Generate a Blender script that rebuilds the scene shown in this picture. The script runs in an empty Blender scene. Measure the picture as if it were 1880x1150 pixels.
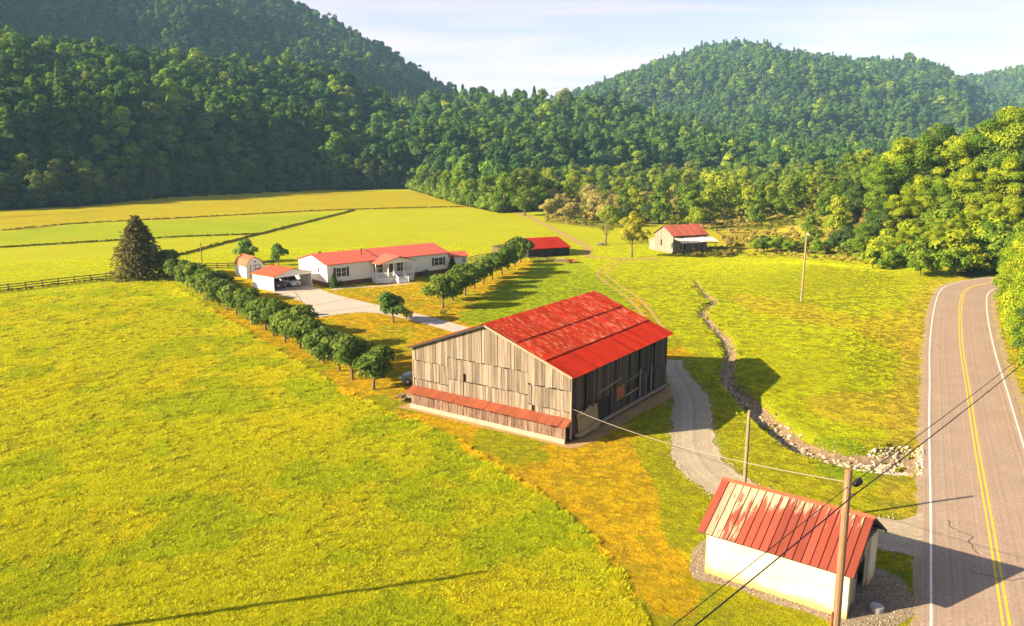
import bpy, bmesh, math, random
import numpy as np
from mathutils import Matrix, Vector

random.seed(7); rng = np.random.default_rng(7)
scene = bpy.context.scene
C = scene.collection
R = math.radians

# ------------------------------------------------------------------ camera, sky, sun, exposure
CAM_H, F_PX, PITCH = 23.0, 1500.0, math.atan(310.0/1500.0)
cam_d = bpy.data.cameras.new('camera'); cam = bpy.data.objects.new('camera', cam_d); C.objects.link(cam)
cam.location = (0, 0, CAM_H); cam.rotation_euler = (math.pi/2-PITCH, 0, 0)
cam_d.sensor_width = 36.0; cam_d.lens = F_PX/1880*36.0; cam_d.clip_start = 0.5; cam_d.clip_end = 12000
scene.camera = cam
SUN_EL, SUN_AZ = R(23.5), R(16.0)          # shadows run towards +x, a little towards +y
to_sun = Vector((-math.cos(SUN_EL)*math.cos(SUN_AZ), -math.cos(SUN_EL)*math.sin(SUN_AZ), math.sin(SUN_EL)))
sun_d = bpy.data.lights.new('sun', 'SUN'); sun = bpy.data.objects.new('sun', sun_d); C.objects.link(sun)
sun_d.energy = 5.0; sun_d.angle = R(0.5); sun_d.color = (1.0, 0.78, 0.50)
sun.rotation_euler = (-to_sun).to_track_quat('-Z', 'Y').to_euler(); sun.location = (-60, -20, 60)
world = bpy.data.worlds.new('World'); scene.world = world; world.use_nodes = True
wt = world.node_tree; wn, wl = wt.nodes, wt.links
for n in list(wn): wn.remove(n)
w_out = wn.new('ShaderNodeOutputWorld'); w_bg = wn.new('ShaderNodeBackground'); w_sky = wn.new('ShaderNodeTexSky')
w_sky.sky_type = 'NISHITA'; w_sky.sun_disc = False; w_sky.sun_elevation = SUN_EL
w_sky.sun_rotation = math.atan2(to_sun.x, to_sun.y)
w_sky.air_density = 0.7; w_sky.dust_density = 1.6; w_sky.ozone_density = 1.0; w_sky.altitude = 500
w_tc = wn.new('ShaderNodeTexCoord'); w_sep = wn.new('ShaderNodeSeparateXYZ'); wl.new(w_tc.outputs['Generated'], w_sep.inputs[0])
w_z = wn.new('ShaderNodeMath'); w_z.operation = 'ADD'; w_z.inputs[1].default_value = 0.12; wl.new(w_sep.outputs[2], w_z.inputs[0])
w_zz = wn.new('ShaderNodeMath'); w_zz.operation = 'MAXIMUM'; w_zz.inputs[1].default_value = 0.05; wl.new(w_z.outputs[0], w_zz.inputs[0])
w_dx = wn.new('ShaderNodeMath'); w_dx.operation = 'DIVIDE'; wl.new(w_sep.outputs[0], w_dx.inputs[0]); wl.new(w_zz.outputs[0], w_dx.inputs[1])
w_dy = wn.new('ShaderNodeMath'); w_dy.operation = 'DIVIDE'; wl.new(w_sep.outputs[1], w_dy.inputs[0]); wl.new(w_zz.outputs[0], w_dy.inputs[1])
w_c = wn.new('ShaderNodeCombineXYZ'); wl.new(w_dx.outputs[0], w_c.inputs[0]); wl.new(w_dy.outputs[0], w_c.inputs[1])
w_map = wn.new('ShaderNodeMapping'); w_map.inputs['Scale'].default_value = (0.55, 1.5, 1); w_map.inputs['Rotation'].default_value = (0, 0, R(-8)); wl.new(w_c.outputs[0], w_map.inputs[0])
w_no = wn.new('ShaderNodeTexNoise'); w_no.inputs['Scale'].default_value = 1.3; w_no.inputs['Detail'].default_value = 7; w_no.inputs['Roughness'].default_value = 0.55; w_no.inputs['Distortion'].default_value = 0.6; wl.new(w_map.outputs[0], w_no.inputs['Vector'])
w_rmp = wn.new('ShaderNodeMapRange'); w_rmp.inputs[1].default_value = 0.40; w_rmp.inputs[2].default_value = 0.66; w_rmp.inputs[3].default_value = 0.52; w_rmp.inputs[4].default_value = 1.0; wl.new(w_no.outputs[0], w_rmp.inputs[0])
w_mix = wn.new('ShaderNodeMix'); w_mix.data_type = 'RGBA'; 
w_path = wn.new('ShaderNodeMath'); w_path.operation = 'DIVIDE'; w_path.inputs[0].default_value = 0.135; wl.new(w_zz.outputs[0], w_path.inputs[1])
w_cov = wn.new('ShaderNodeMath'); w_cov.operation = 'MULTIPLY'; w_cov.use_clamp = True; wl.new(w_path.outputs[0], w_cov.inputs[0]); wl.new(w_rmp.outputs[0], w_cov.inputs[1])
wl.new(w_cov.outputs[0], w_mix.inputs[0]); wl.new(w_sky.outputs[0], w_mix.inputs[6])
CLOUD = (8.8, 6.0, 5.2, 1); w_mix.inputs[7].default_value = CLOUD
wl.new(w_mix.outputs[2], w_bg.inputs[0]); w_bg.inputs[1].default_value = 0.05; wl.new(w_bg.outputs[0], w_out.inputs[0])
vs = scene.view_settings; vs.view_transform = 'Standard'; vs.look = 'None'; vs.exposure = 2.05; vs.gamma = 1.0; vs.use_curve_mapping = False
scene.cycles.max_bounces = 6; scene.cycles.diffuse_bounces = 3; scene.cycles.transmission_bounces = 4; scene.cycles.transparent_max_bounces = 8
scene.cycles.volume_bounces = 0

# ------------------------------------------------------------------ helpers
def un(px, py, z=0.0):
    """The point of the plane at height z that the photograph shows at pixel (px, py)."""
    dx, dy = (px-940)/F_PX, -(py-575)/F_PX
    d = (dx, math.cos(PITCH)+dy*math.sin(PITCH), -math.sin(PITCH)+dy*math.cos(PITCH))
    t = (z-CAM_H)/d[2]
    return d[0]*t, d[1]*t
def crest(px, py, D, canopy=13.0):
    """A ridge point at distance D whose canopy reaches the pixel (px, py)."""
    dx, dy = (px-940)/F_PX, -(py-575)/F_PX
    d = (dx, math.cos(PITCH)+dy*math.sin(PITCH), -math.sin(PITCH)+dy*math.cos(PITCH))
    t = D/math.hypot(d[0], d[1])
    return d[0]*t, d[1]*t, d[2]*t+CAM_H-canopy
def ordinal(n):
    return f"{n}{'th' if 10 <= n % 100 <= 20 else {1:'st',2:'nd',3:'rd'}.get(n % 10, 'th')}"
def tag(o, label=None, cat=None, group=None, kind=None):
    if label: o['label'] = label
    if cat: o['category'] = cat
    if group: o['group'] = group
    if kind: o['kind'] = kind
    return o
def empty(name, loc, rz=0, label=None, cat=None, group=None):
    o = bpy.data.objects.new(name, None); C.objects.link(o); o.location = loc; o.rotation_euler = (0, 0, rz); o.empty_display_size = 0.5
    return tag(o, label, cat, group)
def link(name, mesh, parent=None, loc=None, rot=None, scale=None, matrix=None):
    o = bpy.data.objects.new(name, mesh); C.objects.link(o)
    if parent is not None: o.parent = parent
    if matrix is not None: o.matrix_local = matrix
    else:
        if loc: o.location = loc
        if rot: o.rotation_euler = rot
        if scale: o.scale = scale
    return o
def np_mesh(name, verts, faces, mat=None, smooth=False):
    """verts (n,3) array, faces (m,k) array, one k for all."""
    me = bpy.data.meshes.new(name); verts = np.asarray(verts, dtype=np.float32); faces = np.asarray(faces, dtype=np.int32)
    m, k = faces.shape
    me.vertices.add(len(verts)); me.vertices.foreach_set('co', verts.ravel())
    me.loops.add(m*k); me.loops.foreach_set('vertex_index', faces.ravel())
    me.polygons.add(m); me.polygons.foreach_set('loop_start', np.arange(0, m*k, k, dtype=np.int32))
    me.polygons.foreach_set('loop_total', np.full(m, k, dtype=np.int32))
    if smooth: me.polygons.foreach_set('use_smooth', np.ones(m, dtype=bool))
    me.update(calc_edges=True); me.validate()
    if mat: me.materials.append(mat)
    return me
class MB:
    def __init__(s): s.v = []; s.f = []
    def add(s, vs_, fs_):
        b = len(s.v); s.v += [tuple(p) for p in vs_]; s.f += [tuple(i+b for i in f) for f in fs_]; return s
    def box(s, x0, x1, y0, y1, z0, z1):
        return s.add([(x0,y0,z0),(x1,y0,z0),(x1,y1,z0),(x0,y1,z0),(x0,y0,z1),(x1,y0,z1),(x1,y1,z1),(x0,y1,z1)],
                     [(0,3,2,1),(4,5,6,7),(0,1,5,4),(1,2,6,5),(2,3,7,6),(3,0,4,7)])
    def bar(s, a, b, w, t, up=(0,0,1)):
        a, b = Vector(a), Vector(b); d = (b-a).normalized(); u = Vector(up)
        if abs(d.dot(u)) > 0.97: u = Vector((1,0,0))
        sx = d.cross(u).normalized()*w/2; sz = sx.cross(d).normalized()*t/2
        return s.add([a-sx-sz,a+sx-sz,a+sx+sz,a-sx+sz,b-sx-sz,b+sx-sz,b+sx+sz,b-sx+sz],
                     [(0,3,2,1),(4,5,6,7),(0,1,5,4),(1,2,6,5),(2,3,7,6),(3,0,4,7)])
    def tube(s, pts, radii, n=8, cap=True):
        pts = [Vector(p) for p in pts]; b = len(s.v)
        for i, p in enumerate(pts):
            d = (pts[min(i+1,len(pts)-1)]-pts[max(i-1,0)]).normalized()
            u = Vector((0,0,1)) if abs(d.z) < 0.95 else Vector((1,0,0))
            e1 = d.cross(u).normalized(); e2 = e1.cross(d)
            for k in range(n):
                a = 2*math.pi*k/n; s.v.append(tuple(p+(e1*math.cos(a)+e2*math.sin(a))*radii[i]))
        for i in range(len(pts)-1):
            for k in range(n):
                k2 = (k+1) % n; s.f.append((b+i*n+k, b+i*n+k2, b+(i+1)*n+k2, b+(i+1)*n+k))
        if cap:
            s.f.append(tuple(b+k for k in range(n))[::-1]); s.f.append(tuple(b+(len(pts)-1)*n+k for k in range(n)))
        return s
    def prism(s, poly, axis, a, b):
        """poly: 2D outline, extruded along axis from a to b ('x': (y,z), 'y': (x,z), 'z': (x,y))."""
        n = len(poly); g = {'x': lambda p, t: (t, p[0], p[1]), 'y': lambda p, t: (p[0], t, p[1]), 'z': lambda p, t: (p[0], p[1], t)}[axis]
        return s.add([g(p, a) for p in poly]+[g(p, b) for p in poly],
                     [tuple(range(n))[::-1], tuple(range(n, 2*n))]+[(i, (i+1) % n, n+(i+1) % n, n+i) for i in range(n)])
    def mesh(s, name, mat=None, smooth=False, bevel=0):
        me = bpy.data.meshes.new(name); me.from_pydata(s.v, [], s.f); me.update()
        bm = bmesh.new(); bm.from_mesh(me); bmesh.ops.recalc_face_normals(bm, faces=bm.faces)
        if bevel: bmesh.ops.bevel(bm, geom=list(bm.edges), offset=bevel, segments=2, affect='EDGES', profile=0.6)
        bm.to_mesh(me); bm.free()
        if smooth:
            for p in me.polygons: p.use_smooth = True
        if mat: me.materials.append(mat)
        return me
    def build(s, name, mat, parent=None, smooth=False, bevel=0, **kw): return link(name, s.mesh(name, mat, smooth, bevel), parent, **kw)

def _hash(ix, iy, seed):
    n = np.sin(ix*127.1+iy*311.7+seed*74.7)*43758.5453
    return n-np.floor(n)
def vnoise(x, y, seed=0):
    x = np.asarray(x, float); y = np.asarray(y, float); xi = np.floor(x); yi = np.floor(y); fx = x-xi; fy = y-yi
    fx = fx*fx*(3-2*fx); fy = fy*fy*(3-2*fy)
    a = _hash(xi, yi, seed); b = _hash(xi+1, yi, seed); c = _hash(xi, yi+1, seed); d = _hash(xi+1, yi+1, seed)
    return (a*(1-fx)+b*fx)*(1-fy)+(c*(1-fx)+d*fx)*fy
def fbm(x, y, seed=0, o=4):
    t = 0; a = 0.5; m = 0
    for i in range(o): t = t+a*vnoise(x*2**i, y*2**i, seed+i*13); m += a; a *= 0.5
    return t/m
def inside(poly, x, y):
    r = np.zeros(np.shape(x), bool); n = len(poly)
    for i in range(n):
        x1, y1 = poly[i]; x2, y2 = poly[(i+1) % n]
        if y1 == y2: continue
        c = ((y1 > y) != (y2 > y)) & (x < (x2-x1)*(y-y1)/(y2-y1)+x1); r ^= c
    return r
def poly_dist(pts, x, y):
    """distance to polyline, and the parameter (segment index + t)."""
    best = np.full(np.shape(x), 1e9); par = np.zeros(np.shape(x))
    for i in range(len(pts)-1):
        ax, ay = pts[i][:2]; bx, by = pts[i+1][:2]; dx, dy = bx-ax, by-ay
        t = np.clip(((x-ax)*dx+(y-ay)*dy)/(dx*dx+dy*dy), 0, 1); d = np.hypot(x-ax-t*dx, y-ay-t*dy)
        m = d < best; best = np.where(m, d, best); par = np.where(m, i+t, par)
    return best, par
def sstep(a, b, x):
    t = np.clip((x-a)/(b-a), 0, 1); return t*t*(3-2*t)
def smooth_line(pts, n=12):
    """Catmull-Rom through 2D points."""
    P = [np.array(p, float) for p in pts]; P = [2*P[0]-P[1]]+P+[2*P[-1]-P[-2]]; out = []
    for i in range(1, len(P)-2):
        for k in range(n):
            t = k/n; out.append(0.5*(2*P[i]+(P[i+1]-P[i-1])*t+(2*P[i-1]-5*P[i]+4*P[i+1]-P[i+2])*t*t+(3*P[i]-P[i-1]-3*P[i+1]+P[i+2])*t**3))
    out.append(P[-2]); return np.array(out)

# ------------------------------------------------------------------ materials
MATS = {}
def newmat(name):
    m = bpy.data.materials.new(name); m.use_nodes = True; nt = m.node_tree; b = nt.nodes['Principled BSDF']; MATS[name] = m
    return m, nt, nt.nodes, nt.links, b
def pmat(name, c1, c2=None, scale=3.0, stretch=(1,1,1), rough=0.8, bump=0.0, bscale=None, rand=0.0, c3=None, wear=(0.5,0.6), wscale=2.0, wstretch=(1,1,1), metal=0.0, coord='Object', spec=0.3):
    """noise between c1 and c2, an optional worn colour c3 in patches, per-object brightness change, bump."""
    m, nt, n, l, b = newmat(name); c2 = c2 or c1
    tc = n.new('ShaderNodeTexCoord'); mp = n.new('ShaderNodeMapping'); mp.inputs['Scale'].default_value = stretch; l.new(tc.outputs[coord], mp.inputs[0])
    oi = n.new('ShaderNodeObjectInfo'); off = n.new('ShaderNodeVectorMath'); off.operation = 'SCALE'; off.inputs[0].default_value = (37., 53., 71.); l.new(oi.outputs['Random'], off.inputs['Scale'])
    ad = n.new('ShaderNodeVectorMath'); l.new(mp.outputs[0], ad.inputs[0]); l.new(off.outputs[0], ad.inputs[1])
    no = n.new('ShaderNodeTexNoise'); no.inputs['Scale'].default_value = scale; no.inputs['Detail'].default_value = 6; no.inputs['Roughness'].default_value = 0.65; l.new(ad.outputs[0], no.inputs['Vector'])
    rp = n.new('ShaderNodeMapRange'); rp.inputs[1].default_value = 0.3; rp.inputs[2].default_value = 0.7; l.new(no.outputs[0], rp.inputs[0])
    mx = n.new('ShaderNodeMix'); mx.data_type = 'RGBA'; mx.inputs[6].default_value = (*c1, 1); mx.inputs[7].default_value = (*c2, 1); l.new(rp.outputs[0], mx.inputs[0])
    col = mx.outputs[2]
    if c3:
        mp2 = n.new('ShaderNodeMapping'); mp2.inputs['Scale'].default_value = wstretch; l.new(tc.outputs[coord], mp2.inputs[0])
        ad2 = n.new('ShaderNodeVectorMath'); l.new(mp2.outputs[0], ad2.inputs[0]); l.new(off.outputs[0], ad2.inputs[1])
        n2 = n.new('ShaderNodeTexNoise'); n2.inputs['Scale'].default_value = wscale; n2.inputs['Detail'].default_value = 8; n2.inputs['Roughness'].default_value = 0.7; l.new(ad2.outputs[0], n2.inputs['Vector'])
        r2 = n.new('ShaderNodeMapRange'); r2.inputs[1].default_value = wear[0]; r2.inputs[2].default_value = wear[1]; l.new(n2.outputs[0], r2.inputs[0])
        m2 = n.new('ShaderNodeMix'); m2.data_type = 'RGBA'; l.new(r2.outputs[0], m2.inputs[0]); l.new(col, m2.inputs[6]); m2.inputs[7].default_value = (*c3, 1); col = m2.outputs[2]
    if rand:
        r3 = n.new('ShaderNodeMapRange'); r3.inputs[3].default_value = 1-rand; r3.inputs[4].default_value = 1+rand*0.6; l.new(oi.outputs['Random'], r3.inputs[0])
        hs = n.new('ShaderNodeHueSaturation'); l.new(col, hs.inputs['Color']); l.new(r3.outputs[0], hs.inputs['Value']); col = hs.outputs[0]
    l.new(col, b.inputs['Base Color']); b.inputs['Roughness'].default_value = rough; b.inputs['Metallic'].default_value = metal; b.inputs['Specular IOR Level'].default_value = spec
    if bump:
        nb = n.new('ShaderNodeTexNoise'); nb.inputs['Scale'].default_value = bscale or scale*3; nb.inputs['Detail'].default_value = 5; l.new(ad.outputs[0], nb.inputs['Vector'])
        bp = n.new('ShaderNodeBump'); bp.inputs['Strength'].default_value = bump; bp.inputs['Distance'].default_value = 0.05; l.new(nb.outputs[0], bp.inputs['Height']); l.new(bp.outputs[0], b.inputs['Normal'])
    return m
def foliage(name, source, hue=0.04, trans=0.35, gain=1.0):
    """leaf material: colour from the object ('object') or from the scattered point ('instancer')."""
    m, nt, n, l, b = newmat(name)
    if source == 'object':
        s = n.new('ShaderNodeObjectInfo'); col = s.outputs['Color']
    else:
        s = n.new('ShaderNodeAttribute'); s.attribute_type = 'INSTANCER'; s.attribute_name = 'col'; col = s.outputs['Color']
    at = n.new('ShaderNodeAttribute'); at.attribute_type = 'GEOMETRY'; at.attribute_name = 'tint'
    r = n.new('ShaderNodeMapRange'); r.inputs[3].default_value = 0.62; r.inputs[4].default_value = 1.4; l.new(at.outputs['Fac'], r.inputs[0])
    r2 = n.new('ShaderNodeMapRange'); r2.inputs[3].default_value = 0.5-hue; r2.inputs[4].default_value = 0.5+hue*0.5; l.new(at.outputs['Fac'], r2.inputs[0])
    inv = n.new('ShaderNodeMath'); inv.operation = 'SUBTRACT'; inv.inputs[0].default_value = 1.0; l.new(r2.outputs[0], inv.inputs[1])
    r.inputs[3].default_value *= gain; r.inputs[4].default_value *= gain
    hs = n.new('ShaderNodeHueSaturation'); l.new(inv.outputs[0], hs.inputs['Hue']); l.new(r.outputs[0], hs.inputs['Value']); l.new(col, hs.inputs['Color'])
    n.remove(b); d = n.new('ShaderNodeBsdfDiffuse'); t = n.new('ShaderNodeBsdfTranslucent'); mx = n.new('ShaderNodeMixShader'); mx.inputs[0].default_value = trans
    l.new(hs.outputs[0], d.inputs[0]); l.new(hs.outputs[0], t.inputs[0]); l.new(d.outputs[0], mx.inputs[1]); l.new(t.outputs[0], mx.inputs[2])
    l.new(mx.outputs[0], n['Material Output'].inputs['Surface'])
    return m
M = {}
M['leaf'] = foliage('leaf', 'object', gain=2.0); M['leaf_i'] = foliage('leaf_scattered', 'instancer', gain=2.5)
M['blade_i'] = foliage('grass_blade', 'instancer', hue=0.02, trans=0.45, gain=1.95)
M['bark'] = pmat('bark', (0.10,0.075,0.05), (0.17,0.13,0.09), 6, (3,3,0.6), bump=0.6)
M['bark_i'] = M['bark']
M['plank'] = pmat('weathered_plank', (0.31,0.265,0.215), (0.19,0.155,0.12), 2.2, (9,9,0.6), 0.85, 0.35, 6, rand=0.40, c3=(0.075,0.055,0.040), wear=(0.47,0.60), wscale=1.5, wstretch=(7,7,0.35))
M['plank_stained'] = pmat('stained_plank', (0.29,0.225,0.17), (0.17,0.115,0.085), 2.2, (9,9,0.6), 0.85, 0.35, 6, rand=0.40, c3=(0.075,0.026,0.018), wear=(0.42,0.60), wscale=1.6, wstretch=(5,5,0.8))
M['plank_shaded'] = pmat('shaded_weathered_plank', (0.055,0.046,0.037), (0.125,0.105,0.085), 2.2, (9,9,0.5), 0.9, 0.35, 6, rand=0.6, c3=(0.02,0.016,0.013), wear=(0.45,0.62), wscale=1.4, wstretch=(6,6,0.3))  # weathered planks; the shade-side darkness is put into the colour
M['void'] = pmat('interior_shade', (0.02,0.016,0.013), (0.03,0.025,0.02), 2)  # near black; shade inside the buildings is put into this colour
M['beam'] = pmat('old_beam', (0.30,0.24,0.16), (0.2,0.155,0.1), 3, (2,2,2), rand=0.3, bump=0.3)
M['whitewash'] = pmat('whitewashed_sill', (0.34,0.30,0.24), (0.24,0.20,0.155), 1.4, rough=0.9, bump=0.3, c3=(0.3,0.22,0.14), wear=(0.58,0.75), wscale=2.5)
M['roof_worn'] = pmat('worn_red_roof', (0.38,0.030,0.008), (0.27,0.018,0.006), 1.2, rough=0.75, spec=0.08, rand=0.24, c3=(0.47,0.19,0.115), wear=(0.52,0.64), wscale=2.6, wstretch=(1.6,0.45,1), bump=0.08)
M['roof_red'] = pmat('red_roof', (0.38,0.024,0.007), (0.26,0.014,0.006), 1.2, rough=0.75, spec=0.08, rand=0.26, c3=(0.26,0.03,0.02), wear=(0.58,0.8), wscale=2.0, wstretch=(2,0.4,1), bump=0.08)
M['tin_rust'] = pmat('rusty_tin', (0.34,0.10,0.045), (0.23,0.06,0.027), 3, rough=0.75, rand=0.15, c3=(0.40,0.24,0.15), wear=(0.6,0.75), wscale=3, bump=0.2)
M['dark_edge'] = pmat('near_black_edge', (0.03,0.025,0.022), (0.05,0.04,0.035), 3)  # near black of roof decks and barge boards
M['stucco'] = pmat('cream_stucco', (0.80,0.70,0.46), (0.74,0.63,0.38), 0.9, rough=0.9, bump=0.25, bscale=9, c3=(0.66,0.48,0.2), wear=(0.56,0.72), wscale=1.1, wstretch=(0.5,0.5,2.5))
M['shed_wood'] = pmat('shed_gable_board', (0.22,0.19,0.15), (0.36,0.31,0.23), 3, (6,6,0.6), rand=0.4, bump=0.3)
M['white'] = pmat('white_siding', (0.80,0.78,0.73), (0.74,0.72,0.66), 1.0, rough=0.6, bump=0.0)
M['trim'] = pmat('white_trim', (0.82,0.82,0.80), (0.76,0.76,0.74), 2.0, rough=0.5)
M['brick'] = pmat('brick_skirt', (0.20,0.085,0.05), (0.12,0.05,0.035), 6, rough=0.9, bump=0.3)
M['house_roof'] = pmat('pink_red_roof', (0.52,0.115,0.07), (0.46,0.09,0.055), 0.8, rough=0.5, rand=0.06)
M['carport_roof'] = pmat('orange_red_roof', (0.52,0.12,0.05), (0.44,0.085,0.035), 0.8, rough=0.5, rand=0.08)
M['glass'] = pmat('window_glass', (0.02,0.025,0.03), (0.035,0.04,0.045), 1.5, rough=0.08, spec=0.6)
M['shutter'] = pmat('dark_shutter', (0.055,0.022,0.025), (0.045,0.018,0.02), 4, rough=0.6)
M['black_wall'] = pmat('black_barn_wall', (0.025,0.02,0.02), (0.04,0.032,0.03), 2, (3,3,1), rough=0.9, rand=0.3, bump=0.2)
M['greywood'] = pmat('grey_old_board', (0.30,0.265,0.225), (0.20,0.175,0.145), 3, (6,6,0.7), rough=0.9, rand=0.28, bump=0.3)
M['pale_tin'] = pmat('pale_tin', (0.66,0.58,0.50), (0.52,0.43,0.36), 2, rough=0.55, rand=0.15, c3=(0.45,0.2,0.1), wear=(0.6,0.78), wscale=2.5)
M['cabin_roof'] = pmat('rust_red_roof', (0.34,0.075,0.045), (0.24,0.05,0.032), 2.2, rough=0.7, rand=0.25, c3=(0.55,0.30,0.2), wear=(0.56,0.7), wscale=3.0, bump=0.2)
M['fence'] = pmat('fence_board', (0.13,0.085,0.06), (0.08,0.055,0.04), 4, (2,2,2), rand=0.35, bump=0.2)
M['fence_grey'] = pmat('grey_fence_board', (0.32,0.25,0.18), (0.22,0.17,0.12), 4, (2,2,2), rand=0.35)
M['pole_wood'] = pmat('pole_wood', (0.24,0.145,0.085), (0.16,0.098,0.058), 5, (3,3,0.3), rough=0.9, bump=0.4, c3=(0.30,0.25,0.18), wear=(0.56,0.72), wscale=2, wstretch=(4,4,0.25))
M['cable'] = pmat('black_cable', (0.012,0.012,0.013), rough=0.5)
M['grey_cable'] = pmat('grey_cable', (0.28,0.25,0.22), rough=0.5)
M['metal'] = pmat('galvanised_metal', (0.45,0.45,0.46), (0.35,0.35,0.36), 5, rough=0.45, metal=0.6)
M['rubber'] = pmat('tyre_rubber', (0.015,0.015,0.016), rough=0.85)
M['car_white'] = pmat('white_car_paint', (0.80,0.80,0.80), rough=0.25, spec=0.5)
M['car_dark'] = pmat('dark_car_paint', (0.10,0.10,0.115), rough=0.25, spec=0.5)
M['car_blue'] = pmat('blue_grey_car_paint', (0.16,0.20,0.25), rough=0.25, spec=0.5)
M['lamp_glass'] = pmat('headlamp_glass', (0.75,0.75,0.72), rough=0.15, spec=0.6)
M['rust'] = pmat('rusty_iron', (0.34,0.11,0.045), (0.22,0.07,0.03), 5, rough=0.9, bump=0.3)
M['blue_tarp'] = pmat('blue_cover', (0.30,0.50,0.62), (0.5,0.62,0.66), 2, rough=0.6)
M['stone'] = pmat('stone', (0.42,0.35,0.26), (0.28,0.22,0.16), 2.5, rough=0.9, rand=0.35, bump=0.4)
M['riprap'] = pmat('pale_riprap', (0.44,0.41,0.38), (0.30,0.27,0.24), 2.5, rough=0.9, rand=0.3, bump=0.4)
def stone_inst():
    m, nt, n, l, b = newmat('scattered_stone'); s = n.new('ShaderNodeAttribute'); s.attribute_type = 'INSTANCER'; s.attribute_name = 'col'
    l.new(s.outputs['Color'], b.inputs['Base Color']); b.inputs['Roughness'].default_value = 0.9; return m
M['stone_i'] = stone_inst()
def surf(name, cols, scales, bump=0.4, bscale=8, rough=0.95, streak=None):
    """sheet material in world space: three-way noise blend plus fine speckle."""
    m, nt, n, l, b = newmat(name); g = n.new('ShaderNodeNewGeometry'); col = None
    for i, (c, s) in enumerate(zip(cols, scales)):
        if i == 0:
            r = n.new('ShaderNodeRGB'); r.outputs[0].default_value = (*c, 1); col = r.outputs[0]; continue
        no = n.new('ShaderNodeTexNoise'); no.inputs['Scale'].default_value = s; no.inputs['Detail'].default_value = 7; no.inputs['Roughness'].default_value = 0.65; l.new(g.outputs['Position'], no.inputs['Vector'])
        rp = n.new('ShaderNodeMapRange'); rp.inputs[1].default_value = 0.42; rp.inputs[2].default_value = 0.62; l.new(no.outputs[0], rp.inputs[0])
        mx = n.new('ShaderNodeMix'); mx.data_type = 'RGBA'; l.new(rp.outputs[0], mx.inputs[0]); l.new(col, mx.inputs[6]); mx.inputs[7].default_value = (*c, 1); col = mx.outputs[2]
    if streak:                                   # lanes along the sheet, stored on the mesh as 'across'
        at = n.new('ShaderNodeAttribute'); at.attribute_name = 'across'; wv = n.new('ShaderNodeTexNoise'); wv.noise_dimensions = '1D'; wv.inputs['Scale'].default_value = streak[0]; wv.inputs['Detail'].default_value = 3; l.new(at.outputs['Fac'], wv.inputs['W'])
        rp = n.new('ShaderNodeMapRange'); rp.inputs[1].default_value = 0.35; rp.inputs[2].default_value = 0.65; rp.inputs[3].default_value = 1-streak[1]; rp.inputs[4].default_value = 1+streak[1]; l.new(wv.outputs[0], rp.inputs[0])
        hs = n.new('ShaderNodeHueSaturation'); l.new(col, hs.inputs['Color']); l.new(rp.outputs[0], hs.inputs['Value']); col = hs.outputs[0]
    l.new(col, b.inputs['Base Color']); b.inputs['Roughness'].default_value = rough; b.inputs['Specular IOR Level'].default_value = 0.2
    nb = n.new('ShaderNodeTexNoise'); nb.inputs['Scale'].default_value = bscale; nb.inputs['Detail'].default_value = 4; l.new(g.outputs['Position'], nb.inputs['Vector'])
    bp = n.new('ShaderNodeBump'); bp.inputs['Strength'].default_value = bump; bp.inputs['Distance'].default_value = 0.04; l.new(nb.outputs[0], bp.inputs['Height']); l.new(bp.outputs[0], b.inputs['Normal'])
    return m
M['asphalt'] = surf('old_asphalt', [(0.28,0.215,0.17),(0.32,0.25,0.20),(0.24,0.185,0.145)], [0,0.35,5], 0.25, 25, streak=(5.0,0.10))
M['yellow'] = surf('yellow_paint', [(0.60,0.44,0.03),(0.48,0.34,0.05)], [0,3], 0.1, 20, rough=0.7)
M['whiteline'] = surf('white_paint', [(0.74,0.72,0.68),(0.6,0.56,0.5)], [0,3], 0.1, 20, rough=0.7)
M['gravel'] = surf('gravel_drive', [(0.33,0.29,0.215),(0.40,0.35,0.255),(0.25,0.215,0.16)], [0,0.8,7], 0.6, 18, streak=(2.2,0.12))
M['concrete'] = surf('concrete_drive', [(0.38,0.34,0.29),(0.33,0.29,0.25),(0.42,0.38,0.33)], [0,0.3,2.5], 0.15, 20)
M['apron'] = surf('dusty_gravel', [(0.24,0.20,0.15),(0.31,0.255,0.185),(0.15,0.12,0.09)], [0,1.2,9], 0.8, 16)
M['dirt'] = surf('bare_dirt', [(0.32,0.20,0.10),(0.24,0.14,0.07),(0.36,0.25,0.12)], [0,0.7,4], 0.6, 10)
M['ditch'] = surf('ditch_weeds', [(0.075,0.055,0.016),(0.11,0.08,0.02),(0.05,0.05,0.012)], [0,0.15,0.9], 0.6, 4)
M['track'] = surf('wheel_track', [(0.30,0.20,0.06),(0.24,0.19,0.03),(0.33,0.23,0.08)], [0,0.4,3], 0.5, 8)
M['creekbed'] = surf('creek_bed', [(0.17,0.12,0.075),(0.10,0.07,0.045),(0.24,0.18,0.11)], [0,0.8,4], 0.8, 6)

# ------------------------------------------------------------------ terrain
ROAD_C = [(4.5,-8), (14.2,16), (24.1,35.9), (29.3,46.3), (37.3,62.5), (44.2,76.2), (50.8,89.4), (57.9,103.0), (65.6,117.2), (72.4,128.6), (78.0,134.4), (86.5,139.2), (99,142.4), (122,145.5), (150,147)]
ROAD = smooth_line(ROAD_C, 14)
CREEK = smooth_line([(31.5,139.1),(30.6,130),(30.2,123.7),(30.1,119.3),(27.0,113.2),(26.0,105.9),(25.8,99),(25.4,93.8),(23.8,86.3),(21.8,79.9),(21.6,74.6),(21.8,69.9),(22.2,64.5),(23.2,60.2),(25.2,58.0),(28.4,57.3),(31.0,58.0)], 8)
CREEK_W = np.interp(np.linspace(0,1,len(CREEK)), [0,0.15,0.35,0.55,0.72,0.85,0.93,1], [0.35,0.55,0.6,0.8,1.2,1.6,2.2,2.3])
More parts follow.
